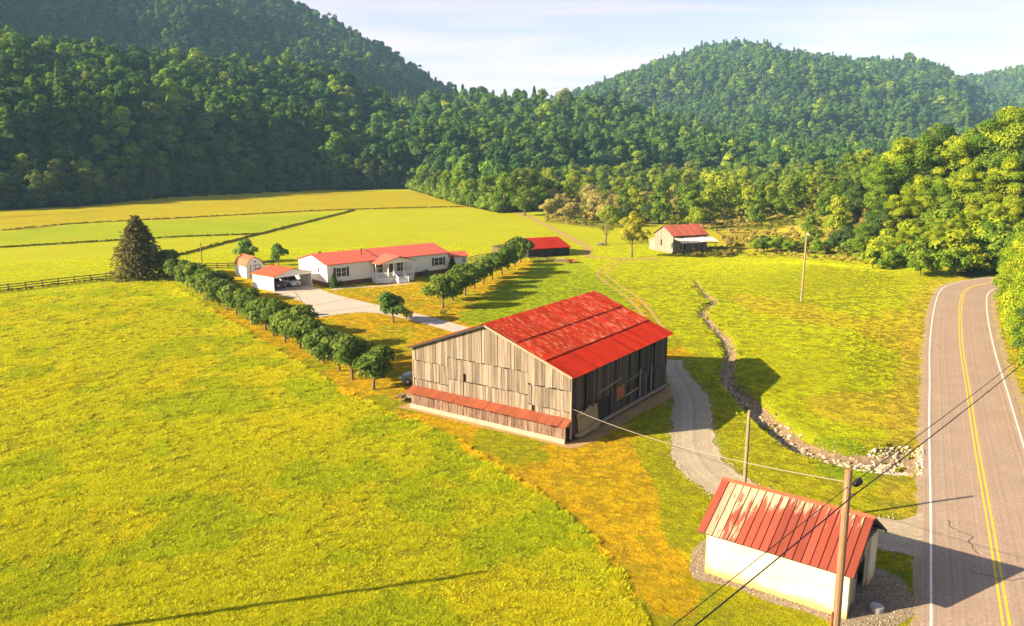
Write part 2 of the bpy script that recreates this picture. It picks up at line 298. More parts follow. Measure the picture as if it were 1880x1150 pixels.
RIDGES = [
    # left near hill; unseen left end shaped to shade the wood foot
    ([(-455,215,60), (-445,255,122), (-425,330,128), crest(-420,40,520), crest(-150,42,530), crest(0,50,545), crest(120,72,560), crest(260,90,585), crest(400,104,610), crest(540,104,630), crest(610,125,630), crest(680,165,625), crest(740,195,620)], 250, 1),
    # hill in the middle
    ([crest(720,178,760), crest(850,172,760), crest(960,174,750), crest(1070,178,740), crest(1150,190,720), crest(1220,218,700), crest(1300,246,690), crest(1400,268,690)], 300, 2),
    # left mountain
    ([crest(-300,-330,1250), crest(0,-215,1250), crest(200,-150,1240), crest(400,-62,1230), crest(550,8,1220), crest(620,42,1215), crest(700,88,1210), crest(770,130,1205), crest(835,170,1200), crest(900,212,1190)], 620, 3),
    # right mountain
    ([crest(960,215,1750), crest(1020,178,1750), crest(1100,156,1740), crest(1200,118,1720), crest(1290,86,1700), crest(1340,76,1690), crest(1390,78,1690), crest(1450,93,1700), crest(1540,105,1720), crest(1600,111,1730), crest(1680,105,1740), crest(1730,128,1750), crest(1790,160,1750), crest(1900,200,1740)], 800, 4),
    ([crest(1300,300,1450), crest(1340,180,1560), crest(1345,90,1680)], 330, 6),
    ([crest(1560,270,1380), crest(1620,200,1500), crest(1670,115,1730)], 300, 7),
    # far ridge on the right
    ([crest(1700,170,2300), crest(1765,142,2300), crest(1880,124,2300), crest(2050,100,2300)], 800, 5),
    # bank right of the road
    ([(92,60,9), (106,100,11), (116,150,13), (112,200,12), (135,300,16)], 46, 8),
]
def W(*pts): return [un(*p) for p in pts]
OPEN_EDGE = W((-700,430),(-300,398),(0,386),(150,379),(300,364),(450,356),(560,351),(750,347),(765,352),(850,377),(915,391),(990,388),(1000,352),(1150,342),(1300,337),(1450,340),(1600,346),(1720,352))
OPEN = OPEN_EDGE+[(150,225),(128,175),(300,-60),(-200,-60)]
def height(x, y):
    x = np.asarray(x, float); y = np.asarray(y, float); h = np.zeros(x.shape)
    n1 = fbm(x/130, y/130, 3)-0.5; n2 = fbm(x/45, y/45, 9)-0.5
    for pts, W, sd in RIDGES:
        d, t = poly_dist(pts, x, y); zs = np.array([p[2] for p in pts]); z = np.interp(t, np.arange(len(zs)), zs)
        k = sstep(0, 0.5*W, d); far = W > 100
        u = np.clip(1-d/(W*(1+(0.75*n1 if far else 0))), 0, 1)
        hh = z*(u**1.12)*(1+k*(0.35*n1+0.14*n2)*(1 if far else 0.3)); h = np.maximum(h, np.clip(hh, 0, None))
    op = inside(OPEN, x, y) & (poly_dist([(92,60),(106,100),(116,150),(112,200),(135,300)], x, y)[0] > 46)
    eo = poly_dist(OPEN_EDGE, x, y)[0]; h = np.where(op, 0.0, h*np.where((y > 150), sstep(0, 45, eo), 1.0))
    dr, _ = poly_dist(ROAD[::4], x, y); h = h*sstep(5.0, 16, dr)
    h = h+2.0*np.exp(-(((x-52)/13)**2+((y-143)/13)**2))*sstep(4.5, 16, dr)                # knoll
    h = h+0.9*np.exp(-(((x-36)/9)**2+((y-92)/20)**2))*sstep(4.5, 12, dr)
    dc, tc = poly_dist(CREEK[::2], x, y); w = np.interp(tc*2, np.arange(len(CREEK)), CREEK_W)
    h = h-np.where(dr > 4.2, 0.75*(1-sstep(w*0.45, w*1.35+0.25, dc)), 0)*np.clip(w/1.0, 0.55, 1.25)
    return h
def hz(x, y): return float(height(np.array([x]), np.array([y]))[0])
FIELD = W((-90,566),(0,549),(215,522),(295,511),(330,532),(430,596),(560,676),(640,722),(700,752),(780,782),(850,815),(930,868),(1010,920),(1090,990),(1150,1062),(1188,1150))+[(7.6,30),(5,0),(-60,0),(-120,80)]
LAWN = W((330,500),(430,496),(560,500),(700,500),(830,492),(960,474),(985,486),(900,540),(830,586),(800,610),(760,640),(700,660),(600,625),(500,575),(420,545))
BACK_GOLD = W((-300,420),(0,424),(130,410),(350,402),(640,386),(870,382),(770,352),(560,352),(300,366),(0,388),(-300,398))
BACK_STRIP = W((-300,470),(0,455),(330,437),(480,430),(630,392),(350,404),(130,414),(0,428),(-300,440))
BRUSHZONE = W((1000,408),(1000,352),(1150,342),(1300,337),(1450,340),(1600,346),(1720,352))+[(128,200),(110,165)]+W((1770,482),(1640,488),(1530,470),(1430,462),(1330,462),(1310,425),(1195,410),(1100,420))
def zone_color(x, y):
    wob = (fbm(x/3.2, y/3.2, 21)-0.5)*2.4; wob2 = (fbm(x/3.2, y/3.2, 31)-0.5)*2.4; X = x+wob; Y = y+wob2
    c = np.empty(x.shape+(3,)); c[...] = (0.295, 0.315, 0.0090)
    def put(m, col, a=1.0):
        a = np.where(m, a, 0.0)[..., None]; c[...] = c*(1-a)+np.array(col)*a
    orange = (0.37, 0.262, 0.012)
    big = fbm(x/16, y/16, 5); mid = fbm(x/5, y/5, 6)
    r = np.hypot(x, y)
    near = (y < 122) & (x < 20)
    put(near, orange)                                                        # mown strips round the farm
    put(near & (mid > 0.53), (0.223, 0.259, 0.0112), 0.75)
    put(near & (x+4*(mid-.5) > 9.0) & (y < 84), (0.24, 0.265, 0.010), 0.8)  # greener by shed and drive; green of the barn's shade painted in too
    put((x > 14) & (y < 62), (0.279, 0.275, 0.0120)); put((x > 14) & (y < 62) & (mid > 0.5), (0.177, 0.242, 0.0105), 0.8)
    put(inside(LAWN, X, Y), orange); put(inside(LAWN, X, Y) & (mid > 0.55), (0.288, 0.264, 0.0120), 0.8)
    put(inside(W((830,588),(900,540),(985,486),(1060,480),(1130,520),(1170,575),(1060,560),(900,600)), X, Y), (0.233, 0.281, 0.0097))
    put((x > 33) & (y < 125) & (y > 62) & (big > 0.60), (0.316, 0.270, 0.0150), 0.85)
    put(np.hypot((x-33)/8, (y-69)/5) < 1+0.6*(mid-0.5), (0.335, 0.264, 0.0225), 0.7)
    f = inside(FIELD, X, Y); put(f, (0.285, 0.282, 0.0105)); put(f & (big > 0.55), (0.300, 0.278, 0.0105), 0.8); put(f & (mid < 0.42), (0.200, 0.244, 0.0097), 0.65)
    g = inside(BACK_GOLD, X, Y); put(g, (0.29, 0.245, 0.006)); put(g & (mid > 0.56), (0.279, 0.275, 0.0090), 0.7)
    s = inside(BACK_STRIP, X, Y); put(s, (0.251, 0.292, 0.0097)); put(s & (big > 0.5), (0.219, 0.281, 0.0097), 0.7)
    put(inside(BRUSHZONE, X, Y), (0.205, 0.204, 0.0225)); put(inside(BRUSHZONE, X, Y) & (mid > 0.5), (0.158, 0.187, 0.0150), 0.8)
    put(inside(W((1310,425),(1440,420),(1500,440),(1420,462),(1330,460)), X, Y), (0.372, 0.308, 0.0300), 0.8)
    dr, _ = poly_dist(ROAD[::4], x, y); put((dr < 6.0+mid) & (dr > 3) & (x > 24), (0.316, 0.242, 0.0300), 0.55)
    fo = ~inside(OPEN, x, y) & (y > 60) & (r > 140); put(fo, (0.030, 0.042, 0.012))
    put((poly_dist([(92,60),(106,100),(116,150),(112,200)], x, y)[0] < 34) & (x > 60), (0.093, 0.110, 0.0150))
    return c*(0.92+0.16*fbm(x/9, y/9, 77))[..., None]
# polar sheet, fine towards the picture
a_fine = np.linspace(-42, 42, 520); a_in = np.concatenate([np.linspace(-180, -44, 46), a_fine, np.linspace(44, 180, 46)])[:-1]
rads = [4.0]
while rads[-1] < 3300: rads.append(rads[-1]*(1.05 if rads[-1] < 28 else 1.0062 if rads[-1] < 215 else 1.012 if rads[-1] < 420 else 1.019))
rads = np.array(rads); A, RR = np.meshgrid(np.radians(a_in), rads); gx, gy = RR*np.sin(A), RR*np.cos(A); gz = height(gx, gy)
nr, na = gx.shape; gv = np.stack([gx, gy, gz], -1).reshape(-1, 3)
ii, jj = np.meshgrid(np.arange(nr-1), np.arange(na), indexing='ij'); j2 = (jj+1) % na
gf = np.stack([ii*na+jj, ii*na+j2, (ii+1)*na+j2, (ii+1)*na+jj], -1).reshape(-1, 4)[:, ::-1]
def ground_mat():
    m, nt, n, l, b = newmat('meadow_ground'); at = n.new('ShaderNodeAttribute'); at.attribute_name = 'zone'; g = n.new('ShaderNodeNewGeometry')
    no = n.new('ShaderNodeTexNoise'); no.inputs['Scale'].default_value = 1.6; no.inputs['Detail'].default_value = 9; no.inputs['Roughness'].default_value = 0.72; l.new(g.outputs['Position'], no.inputs['Vector'])
    rp = n.new('ShaderNodeMapRange'); rp.inputs[1].default_value = 0.3; rp.inputs[2].default_value = 0.7; rp.inputs[3].default_value = 0.66; rp.inputs[4].default_value = 1.25; l.new(no.outputs[0], rp.inputs[0])
    n3 = n.new('ShaderNodeTexNoise'); n3.inputs['Scale'].default_value = 0.22; n3.inputs['Detail'].default_value = 5; l.new(g.outputs['Position'], n3.inputs['Vector'])
    rh = n.new('ShaderNodeMapRange'); rh.inputs[1].default_value = 0.3; rh.inputs[2].default_value = 0.7; rh.inputs[3].default_value = 0.485; rh.inputs[4].default_value = 0.52; l.new(n3.outputs[0], rh.inputs[0])
    hs = n.new('ShaderNodeHueSaturation'); l.new(at.outputs['Color'], hs.inputs['Color']); l.new(rp.outputs[0], hs.inputs['Value']); l.new(rh.outputs[0], hs.inputs['Hue'])
    l.new(hs.outputs[0], b.inputs['Base Color']); b.inputs['Roughness'].default_value = 1.0; b.inputs['Specular IOR Level'].default_value = 0.05
    nb = n.new('ShaderNodeTexNoise'); nb.inputs['Scale'].default_value = 3.0; nb.inputs['Detail'].default_value = 6; l.new(g.outputs['Position'], nb.inputs['Vector'])
    bp = n.new('ShaderNodeBump'); bp.inputs['Strength'].default_value = 0.6; bp.inputs['Distance'].default_value = 0.12; l.new(nb.outputs[0], bp.inputs['Height']); l.new(bp.outputs[0], b.inputs['Normal'])
    return m
g_me = np_mesh('ground', gv, gf, ground_mat(), smooth=True)
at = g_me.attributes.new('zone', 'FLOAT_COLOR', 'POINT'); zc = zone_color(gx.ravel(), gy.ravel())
near_darkening = 1-0.42*(1-sstep(120, 185, np.hypot(gx.ravel(), gy.ravel()))); zc = zc*near_darkening[:, None]; zc[:, 0] *= 0.96+0.04*near_darkening  # ground colour darkened near the camera, fading out with distance
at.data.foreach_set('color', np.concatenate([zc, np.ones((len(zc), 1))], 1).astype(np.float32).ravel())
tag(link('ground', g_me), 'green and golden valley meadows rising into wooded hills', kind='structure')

def ribbon(name, line, left, right, z, mat, parent=None, cross=5, follow=True, label=None, kind=None, ragged=0.0):
    """a sheet that follows a 2D line; left / right are offsets (scalar or array)."""
    P = np.asarray(line, float); T = np.gradient(P, axis=0); T /= np.linalg.norm(T, axis=1)[:, None]; N = np.stack([T[:, 1], -T[:, 0]], 1)
    l_ = np.broadcast_to(np.asarray(left, float), (len(P),)).copy(); r_ = np.broadcast_to(np.asarray(right, float), (len(P),)).copy()
    if ragged:
        l_ += ragged*(fbm(P[:, 0]*1.3, P[:, 1]*1.3, 41)-0.5)*2; r_ += ragged*(fbm(P[:, 0]*1.3, P[:, 1]*1.3, 43)-0.5)*2
    s = np.linspace(0, 1, cross); off = l_[:, None]*(1-s)+r_[:, None]*s
    X = P[:, 0, None]+N[:, 0, None]*off; Y = P[:, 1, None]+N[:, 1, None]*off; Z = (height(X, Y) if follow else np.zeros(X.shape))+z
    v = np.stack([X, Y, Z], -1).reshape(-1, 3); n_, m_ = X.shape
    i, j = np.meshgrid(np.arange(n_-1), np.arange(m_-1), indexing='ij')
    f = np.stack([i*m_+j, i*m_+j+1, (i+1)*m_+j+1, (i+1)*m_+j], -1).reshape(-1, 4)
    me = np_mesh(name, v, f, mat, True); ac = me.attributes.new('across', 'FLOAT', 'POINT'); ac.data.foreach_set('value', off.ravel().astype(np.float32))
    if me.polygons[0].normal.z < 0: me.flip_normals()
    o = link(name, me, parent)
    return tag(o, label, kind=kind)
def resample(line, step):
    P = np.asarray(line, float); d = np.concatenate([[0], np.cumsum(np.hypot(*np.diff(P, axis=0).T))]); t = np.arange(0, d[-1], step)
    return np.stack([np.interp(t, d, P[:, 0]), np.interp(t, d, P[:, 1])], 1)
road_line = resample(ROAD, 1.0)
road = ribbon('road', road_line, -3.75, 3.75, 0.035, M['asphalt'], cross=7, label='two lane country road of sun bleached asphalt', kind='structure', ragged=0.12)
for x_ in (-0.19, 0.10): ribbon('yellow_line', road_line, x_-0.02, x_+0.11, 0.041, M['yellow'], road, cross=2)
for x_ in (-3.35, 3.23): ribbon('white_line', road_line, x_, x_+0.12, 0.041, M['whiteline'], road, cross=2, ragged=0.01)
M['shoulder'] = surf('gritty_shoulder', [(0.30,0.24,0.165),(0.36,0.29,0.20),(0.22,0.17,0.11)], [0,0.9,6], 0.6, 14)
for a_, b_ in ((-4.15,-3.4), (3.4,4.5)): ribbon('road_shoulder', road_line, a_, b_, 0.018, M['shoulder'], road, cross=3, ragged=0.45)
# cracks and patches of the road
cr = MB()
def crack(pts, w):
    for a, b in zip(pts, pts[1:]): cr.bar((*a, 0.0405), (*b, 0.0405), w, 0.003)
for base in ([(27.2,47.4),(27.0,46.2),(27.4,45.2),(26.9,44.2),(26.7,43.0)], [(31.2,58.0),(31.6,59.5),(31.4,60.6)], [(49.2,91.0),(49.7,92.6),(49.6,93.8)], [(25.2,41.0),(26.5,40.2),(28.0,40.4)]):
    pts = [(x+random.uniform(-.12,.12), y+random.uniform(-.12,.12)) for (x, y) in smooth_line(base, 5)]; crack(pts, 0.05)
cr.build('crack', pmat('tar_crack', (0.05,0.04,0.035)), road)
drive_mid = smooth_line([(17.6,86.0),(16.9,81.5),(16.8,77.0),(16.4,71.5),(15.2,65.5),(14.1,60.0),(14.0,55.6),(15.2,51.8),(17.6,48.6),(20.4,46.6),(23.6,45.2),(26.0,44.6)], 12)
dw = np.interp(np.linspace(0, 1, len(drive_mid)), [0,0.2,0.6,0.8,0.9,1], [0.9,1.5,1.9,2.0,2.3,4.2])
ribbon('gravel_driveway', drive_mid, -dw, dw, 0.020, M['gravel'], cross=9, label='curved gravel driveway running from the road past the barn', kind='structure', ragged=0.35)
def sheet(name, poly, z, mat, label, kind='structure'):
    bm = bmesh.new(); bm.faces.new([bm.verts.new((x, y, hz(x, y)+z)) for x, y in poly]); bmesh.ops.triangulate(bm, faces=bm.faces)
    me = bpy.data.meshes.new(name); bm.to_mesh(me); bm.free(); me.materials.append(mat)
    if me.polygons[0].normal.z < 0: me.flip_normals()
    return tag(link(name, me), label, kind=kind)
def smooth_poly(pts, n=6): return [tuple(p) for p in smooth_line(list(pts)+[pts[0]], n)][:-1]
sheet('concrete_driveway', smooth_poly([(-37.9,127.2),(-35.6,130.2),(-33.0,132.6),(-28.8,127.0),(-24.9,122.4),(-19.0,116.4),(-13.6,111.3),(-9.0,106.2),(-4.5,100.6),(-2.5,97.0),(-5.0,96.2),(-8.2,100.4),(-12.6,105.4),(-17.4,110.2),(-20.6,111.6),(-23.6,110.6),(-27.0,108.2),(-30.2,112.4),(-29.2,114.8),(-31.0,119.0),(-34.5,123.6)], 4), 0.03, M['concrete'], 'pale concrete driveway fanning out before the carport')
cd_ = bpy.data.objects['concrete_driveway']
for a, b in (((-34.6,128.2),(-31.2,119.2)), ((-30.4,114.9),(-24.6,121.8)), ((-28.9,110.2),(-19.6,116.6)), ((-17.6,110.6),(-14.4,112.0)), ((-12.4,105.6),(-9.6,106.8)), ((-36.2,126.2),(-31.0,129.8))):
    MB().bar((*a,.034),(*b,.034),.10,.006).build('slab_joint', M['ditch'], cd_)
# two wheel tracks to the cabin, farm lane along the back field, ditches
lane = resample(smooth_line([(18.4,96),(18.6,104),(18.8,114),(18.4,124),(17.0,135),(16.4,146),(19.0,156),(22.5,163),(30,168)], 10), 0.8)
for o_ in (-0.85, 0.75): ribbon('wheel_track', lane, o_-0.28, o_+0.28, 0.018, M['track'], cross=3, kind='structure', label='worn wheel track in the grass', ragged=0.18)
ribbon('farm_lane', resample(smooth_line([(30,166),(22,166.5),(16,170),(17,185),(14,208),(9.5,240),(3,275),(-8,298)], 10), 1.5), -1.1, 1.1, 0.03, M['track'], cross=3, kind='structure', label='dirt lane along the edge of the back field', ragged=0.6)
for d_ in ([(-70.5,170.7),(-68.5,190),(-65.5,213.3),(-61.5,246),(-57.3,278.5),(-56,292)], [(-160,168),(-116.2,184.6),(-87.4,204.4),(-66,213)], [(-190,196),(-138.0,222.1),(-129.4,240.0),(-102.6,262),(-61,293),(-12.3,310)], [(-190,240),(-163,262),(-143.4,290)]):
    ribbon('ditch', resample(smooth_line(d_, 8), 2.0), -0.42, 0.42, 0.06, M['ditch'], cross=4, kind='structure', label='narrow weedy ditch between the back fields', ragged=0.9)
creek = ribbon('creek_bed', CREEK, -CREEK_W*0.85-0.1, CREEK_W*0.85+0.1, 0.03, M['creekbed'], cross=5, label='dry rocky creek bed winding through the grass', kind='structure', ragged=0.25)
BARN, BARN_R = (4.594, 60.829), -0.608
SHED, SHED_R = (16.491, 36.49), -0.653
def lw(org, th, u, v): return org[0]+u*math.cos(th)-v*math.sin(th), org[1]+u*math.sin(th)+v*math.cos(th)
sheet('gravel_apron', smooth_poly([lw(SHED, SHED_R, *p) for p in [(-8.2,-0.35),(-7.4,-1.0),(-5.6,-0.55),(-3.5,-0.8),(-1.6,-0.55),(0.2,-0.9),(1.5,-0.3),(2.3,1.3),(2.6,3.0),(2.0,4.6),(0.5,6.2),(-4,6.0),(-8.2,5.4),(-9.1,2.5)]], 5), 0.012, M['apron'], 'strip of bare gravel round the small shed')
sheet('bare_earth', smooth_poly([lw(BARN, BARN_R, *p) for p in [(-17.2,-1.25),(-14,-1.0),(-9,-1.2),(-4,-1.0),(-0.5,-1.1),(1.0,-0.5),(1.5,4),(1.3,9),(1.7,14),(1.0,18),(-2,18.6),(-12,18.4),(-17.2,16),(-17.3,6)]], 5), 0.012, M['dirt'], 'bare reddish earth round the big barn')

# ------------------------------------------------------------------ big barn
unit = MB().box(-0.5,0.5,-0.5,0.5,0,1)
plank_me = unit.mesh('plank', M['plank']); plank_shaded_me = unit.mesh('plank', M['plank_shaded']); plank_st_me = unit.mesh('plank', M['plank_stained'])
def ribbed_sheet(name, w, length, mat, ribs=3, rib_h=0.035, lip=0.0):
    """corrugated roof sheet: x across, y down the slope, z out."""
    prof = []
    for k in range(ribs):
        c = w*(k+0.5)/ribs; h = w/ribs*0.18; prof += [(c-h*1.6, 0), (c-h*0.6, rib_h), (c+h*0.6, rib_h), (c+h*1.6, 0)]
    prof = [(0, 0)]+prof+[(w, 0)]; m = MB(); n = len(prof)
    m.add([(x, 0, z) for x, z in prof]+[(x, length, z) for x, z in prof], [(i, i+1, n+i+1, n+i) for i in range(n-1)])
    me = bpy.data.meshes.new(name); me.from_pydata(m.v, [], m.f); me.materials.append(mat); return me
def frame_matrix(o, ex, ey):
    ex, ey = Vector(ex).normalized(), Vector(ey).normalized(); ez = ex.cross(ey)
    return Matrix(((ex.x, ey.x, ez.x, o[0]), (ex.y, ey.y, ez.y, o[1]), (ex.z, ey.z, ez.z, o[2]), (0, 0, 0, 1)))
bw, bl, he, hr = 16.252, 17.742, 5.573, 8.543
barn = empty('tobacco_barn', (*BARN, 0), BARN_R, 'big weathered plank barn with a bright red metal roof', 'barn')
def roof_z(u): return hr-(abs(u+bw/2))/(bw/2)*(hr-he)
MB().prism([(-bw+.12,0.0),(-.12,0.0),(-.12,he-.12),(-bw/2,hr-.16),(-bw+.12,he-.12)], 'y', 0.10, bl-0.06).build('shade_core', M['void'], barn)  # added core; its colour stands for the shade behind plank gaps
cols = 49; pw = bw/cols
for k in range(cols):
    u = -bw+(k+0.5)*pw; zone = 0 if u < -12.2 else 1 if u < -4.1 else 2
    joints = [[1.75, 2.62, 4.35], [1.75, 3.25, 5.15], [1.75, 2.5, 4.2]][zone]; zs = joints+[roof_z(u)-0.10]
    if zs[3]-zs[2] < 0.5: zs = [zs[0], zs[1], zs[3]]
    for j in range(len(zs)-1):
        z0 = zs[j]+random.uniform(-.05,.04)+(0.02 if j else 0); z1 = zs[j+1]-random.uniform(.03,.10) if j < len(zs)-2 else zs[j+1]
        if (k, j) in ((17, 1), (38, 0)): z0 += 0.7
        w_ = pw*random.uniform(0.86, 0.985)
        link('plank', plank_me, barn, loc=(u+random.uniform(-.015,.015), 0.03-0.050*j+random.uniform(-.028,.012), z0), rot=(0, random.uniform(-.008,.008), 0), scale=(w_, 0.045, z1-z0))
    w_ = pw*random.uniform(0.85, 0.98)     # lower wall under the pent roof
    link('plank', plank_st_me, barn, loc=(u*0.985-0.12, -0.52+random.uniform(-.02,.02), 0.42+random.uniform(-.06,.03)), scale=(w_, 0.04, 1.02))
MB().box(-bw+.1, -.3, -0.47, 0.08, 0.02, 1.45).build('lower_shade_core', M['void'], barn)  # added core painted as the shade behind the lower planks
MB().box(-bw-.02, -.18, -0.60, -0.44, 0.0, 0.40).build('sill', M['whitewash'], barn, bevel=0.02)
pent_l = math.hypot(1.0, 0.42); pent_me = ribbed_sheet('pent_sheet', 0.66, pent_l+.06, M['tin_rust'], 3, 0.04); pent = MB().box(-bw-.1, 0.05, -0.5, 0.0, 1.46, 1.55).build('pent_roof', M['beam'], barn)
for k in range(25):
    x0 = 0.12-0.66*(k+1)-random.uniform(0, .015); dz = random.uniform(-.015,.015)
    link('pent_sheet', pent_me, pent, matrix=frame_matrix((x0+0.66, 0.02, 1.95+dz), (-1,0,0), (0,-1.0,-0.42+random.uniform(-.03,.03))))
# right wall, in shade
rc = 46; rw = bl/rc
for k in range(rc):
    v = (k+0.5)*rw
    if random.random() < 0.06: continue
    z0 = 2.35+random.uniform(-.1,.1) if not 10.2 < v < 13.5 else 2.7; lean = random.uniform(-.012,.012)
    link('plank', plank_shaded_me, barn, loc=(0.02+random.uniform(-.02,.02), v, z0), rot=(0, 0, math.pi/2+lean), scale=(rw*random.uniform(.8,.97), 0.045, he-0.12-z0-random.uniform(0,.12)))
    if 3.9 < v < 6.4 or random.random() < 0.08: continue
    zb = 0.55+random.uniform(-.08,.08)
    link('plank', plank_shaded_me, barn, loc=(-0.02+random.uniform(-.02,.02), v, zb), rot=(0, 0, math.pi/2), scale=(rw*random.uniform(.8,.97), 0.045, z0-zb+random.uniform(.02,.1)))
def bpart(name, mat, fn, **kw):
    m = MB(); fn(m); return m.build(name, M[mat], barn, **kw)
bpart('foundation_log', 'beam', lambda m: m.bar((0.10,0.6,0.42), (0.10,bl-.2,0.42), 0.22, 0.24), bevel=0.03)
bpart('rub_board', 'beam', lambda m: m.bar((0.07,4.6,3.0), (0.07,8.4,3.35), 0.05, 0.10))
bpart('rub_board', 'beam', lambda m: m.bar((0.07,9.6,2.75), (0.07,12.0,2.95), 0.05, 0.10))
bpart('rub_board', 'plank_shaded', lambda m: m.bar((0.08,14.0,2.55), (0.08,bl-.05,2.6), 0.05, 0.14))
bpart('rub_board', 'beam', lambda m: m.bar((0.09,9.2,1.5), (0.09,11.6,1.65), 0.05, 0.12))
bpart('red_hatch', 'rust', lambda m: m.box(0.06,0.13,7.4,8.9,1.5,2.7))
bpart('door_post', 'greywood', lambda m: m.box(0.04,0.13,11.9,12.05,0.7,3.3))
bpart('door_post', 'greywood', lambda m: m.box(0.04,0.13,14.2,14.35,0.7,3.2))
dr_ = MB()
for k in range(7): dr_.box(-1.2+k*0.35, -1.2+k*0.35+0.32, -0.03, 0.03, 0.0, 2.1+0.12*math.sin(k*2.1))
door = dr_.build('sagging_door', pmat('door_board', (0.30,0.24,0.15), (0.2,0.155,0.1), 3, (5,5,0.5), bump=0.3), barn, loc=(0.42, 2.2, 0.3), rot=(R(0), R(-9), R(78)))
MB().bar((-1.15,-0.06,0.5), (1.15,-0.06,0.6), 0.04, 0.14).build('ledge', M['beam'], door); MB().bar((-1.15,-0.06,1.6), (1.15,-0.06,1.65), 0.04, 0.14).build('ledge', M['beam'], door)
bpart('back_wall', 'plank_shaded', lambda m: m.prism([(-bw,0),(0.0,0),(0.0,he-.1),(-bw/2,hr-.12),(-bw,he-.1)], 'y', bl-.05, bl+.02))
bpart('far_wall', 'plank', lambda m: m.box(-bw-.03,-bw+.04,0.02,bl,0,he-.1))
bpart('corner_post', 'beam', lambda m: m.box(-.06,.07,-.07,.04,0.3,he-.05)); bpart('corner_post', 'beam', lambda m: m.box(-bw-.07,-bw+.05,-.07,.04,0.3,he-.05))
# roof: deck, then sheets in three courses
slope = Vector((bw/2, 0, -(hr-he))).normalized(); sl = math.hypot(bw/2, hr-he)+0.55
roof = MB().prism([(-bw-.28, roof_z(-bw-.28)-.05), (-bw/2, hr-.05), (0.28, roof_z(.28)-.05), (0.28, roof_z(.28)+.03), (-bw/2, hr+.03), (-bw-.28, roof_z(-bw-.28)+.03)], 'y', -0.36, bl+0.36).build('roof', M['dark_edge'], barn)
courses = [(0.0, 0.365, 'roof_worn'), (0.35, 0.69, 'roof_worn'), (0.675, 1.0, 'roof_red')]
nsh = 28; shw = (bl+0.84)/nsh
for side in (1, -1):
    for ci, (f0, f1, mt) in enumerate(courses):
        me = ribbed_sheet('roof_sheet', shw*1.02, (f1-f0)*sl, M[mt], 3, 0.03)
        d = Vector((slope.x*side, 0, slope.z)); nrm = Vector((-slope.z*side, 0, slope.x))
        for k in range(nsh if side == 1 else 0):
            o = Vector((-bw/2, 0, hr+0.03))+d*(sl*f0)+nrm*(0.10-0.042*ci+0.006*(k % 2)+random.uniform(0,.006))
            o.y = -0.42+shw*(k+1)
            link('roof_sheet', me, roof, matrix=frame_matrix(o, (0,-1,0), d+nrm*random.uniform(-.002,.003)))
        if side == -1:
            o = Vector((-bw/2, -0.42, hr+0.03))+d*(sl*f0)+nrm*(0.045-0.016*ci)
            link('left_course', ribbed_sheet('left_course', bl+0.84, (f1-f0)*sl, M[mt], nsh*3, 0.03), roof, matrix=frame_matrix(o, (0,1,0), d))
MB().prism([(-bw/2-.28,hr-.02),(-bw/2,hr+.105),(-bw/2+.28,hr-.02),(-bw/2+.28,hr+.02),(-bw/2,hr+.14),(-bw/2-.28,hr+.02)], 'y', -0.44, bl+0.44).build('ridge_cap', M['roof_red'], roof)
for s_ in (-1, 1): MB().bar((-bw/2, -.40, hr-.06), (-bw/2+s_*(bw/2+.3), -.40, roof_z(0.3)-.06), 0.05, 0.16).build('barge_board', M['beam'] if s_ > 0 else M['dark_edge'], roof)

# ------------------------------------------------------------------ small shed by the road
sw, sl_, she, shr = 5.267, 7.439, 2.872, 4.515
shed = empty('roadside_shed', (*SHED, 0), SHED_R, 'small cream stucco shed with a rusty red tin roof beside the road', 'shed')
def shed_wall_mat():
    m = pmat('shed_stucco', (0.62,0.57,0.42), (0.52,0.46,0.31), 0.9, rough=0.9, bump=0.3, bscale=8, c3=(0.46,0.37,0.2), wear=(0.55,0.75), wscale=1.0, wstretch=(0.5,0.5,2.0))
    nt = m.node_tree; n, l = nt.nodes, nt.links; b = n['Principled BSDF']; src = b.inputs['Base Color'].links[0].from_socket
    tc = n.new('ShaderNodeTexCoord'); sp = n.new('ShaderNodeSeparateXYZ'); l.new(tc.outputs['Object'], sp.inputs[0])
    no = n.new('ShaderNodeTexNoise'); no.inputs['Scale'].default_value = 1.6; no.inputs['Detail'].default_value = 5; l.new(tc.outputs['Object'], no.inputs['Vector'])
    ma = n.new('ShaderNodeMath'); ma.operation = 'MULTIPLY_ADD'; ma.inputs[1].default_value = 1.4; l.new(no.outputs[0], ma.inputs[0]); ma.inputs[2].default_value = -0.15
    rp = n.new('ShaderNodeMapRange'); l.new(sp.outputs[2], rp.inputs[0]); rp.inputs[1].default_value = 0.15; l.new(ma.outputs[0], rp.inputs[2]); rp.inputs[3].default_value = 0.95; rp.inputs[4].default_value = 0.0
    mx = n.new('ShaderNodeMix'); mx.data_type = 'RGBA'; l.new(rp.outputs[0], mx.inputs[0]); l.new(src, mx.inputs[6]); mx.inputs[7].default_value = (0.46,0.30,0.09,1); l.new(mx.outputs[2], b.inputs['Base Color'])
    return m
M['shed_stucco'] = shed_wall_mat()
MB().box(-sl_, -0.02, 0, 0.2, 0, she-.05).build('front_wall', M['shed_stucco'], shed)
MB().box(-sl_, -0.02, sw-.2, sw, 0, she-.05).build('back_wall', M['shed_stucco'], shed)
MB().prism([(0.0,0),(sw,0),(sw,she-.06),(sw/2,shr-.1),(0,she-.06)], 'x', -sl_-.01, -sl_+.18).build('left_gable', M['shed_stucco'], shed)
MB().box(-.2, 0.03, -.03, .24, 0, she-.06).build('corner_pier', M['shed_stucco'], shed, bevel=0.02)
MB().box(-.2, 0.03, sw-1.35, sw+.02, 0, she-.06).build('end_wall', M['shed_stucco'], shed, bevel=0.02)
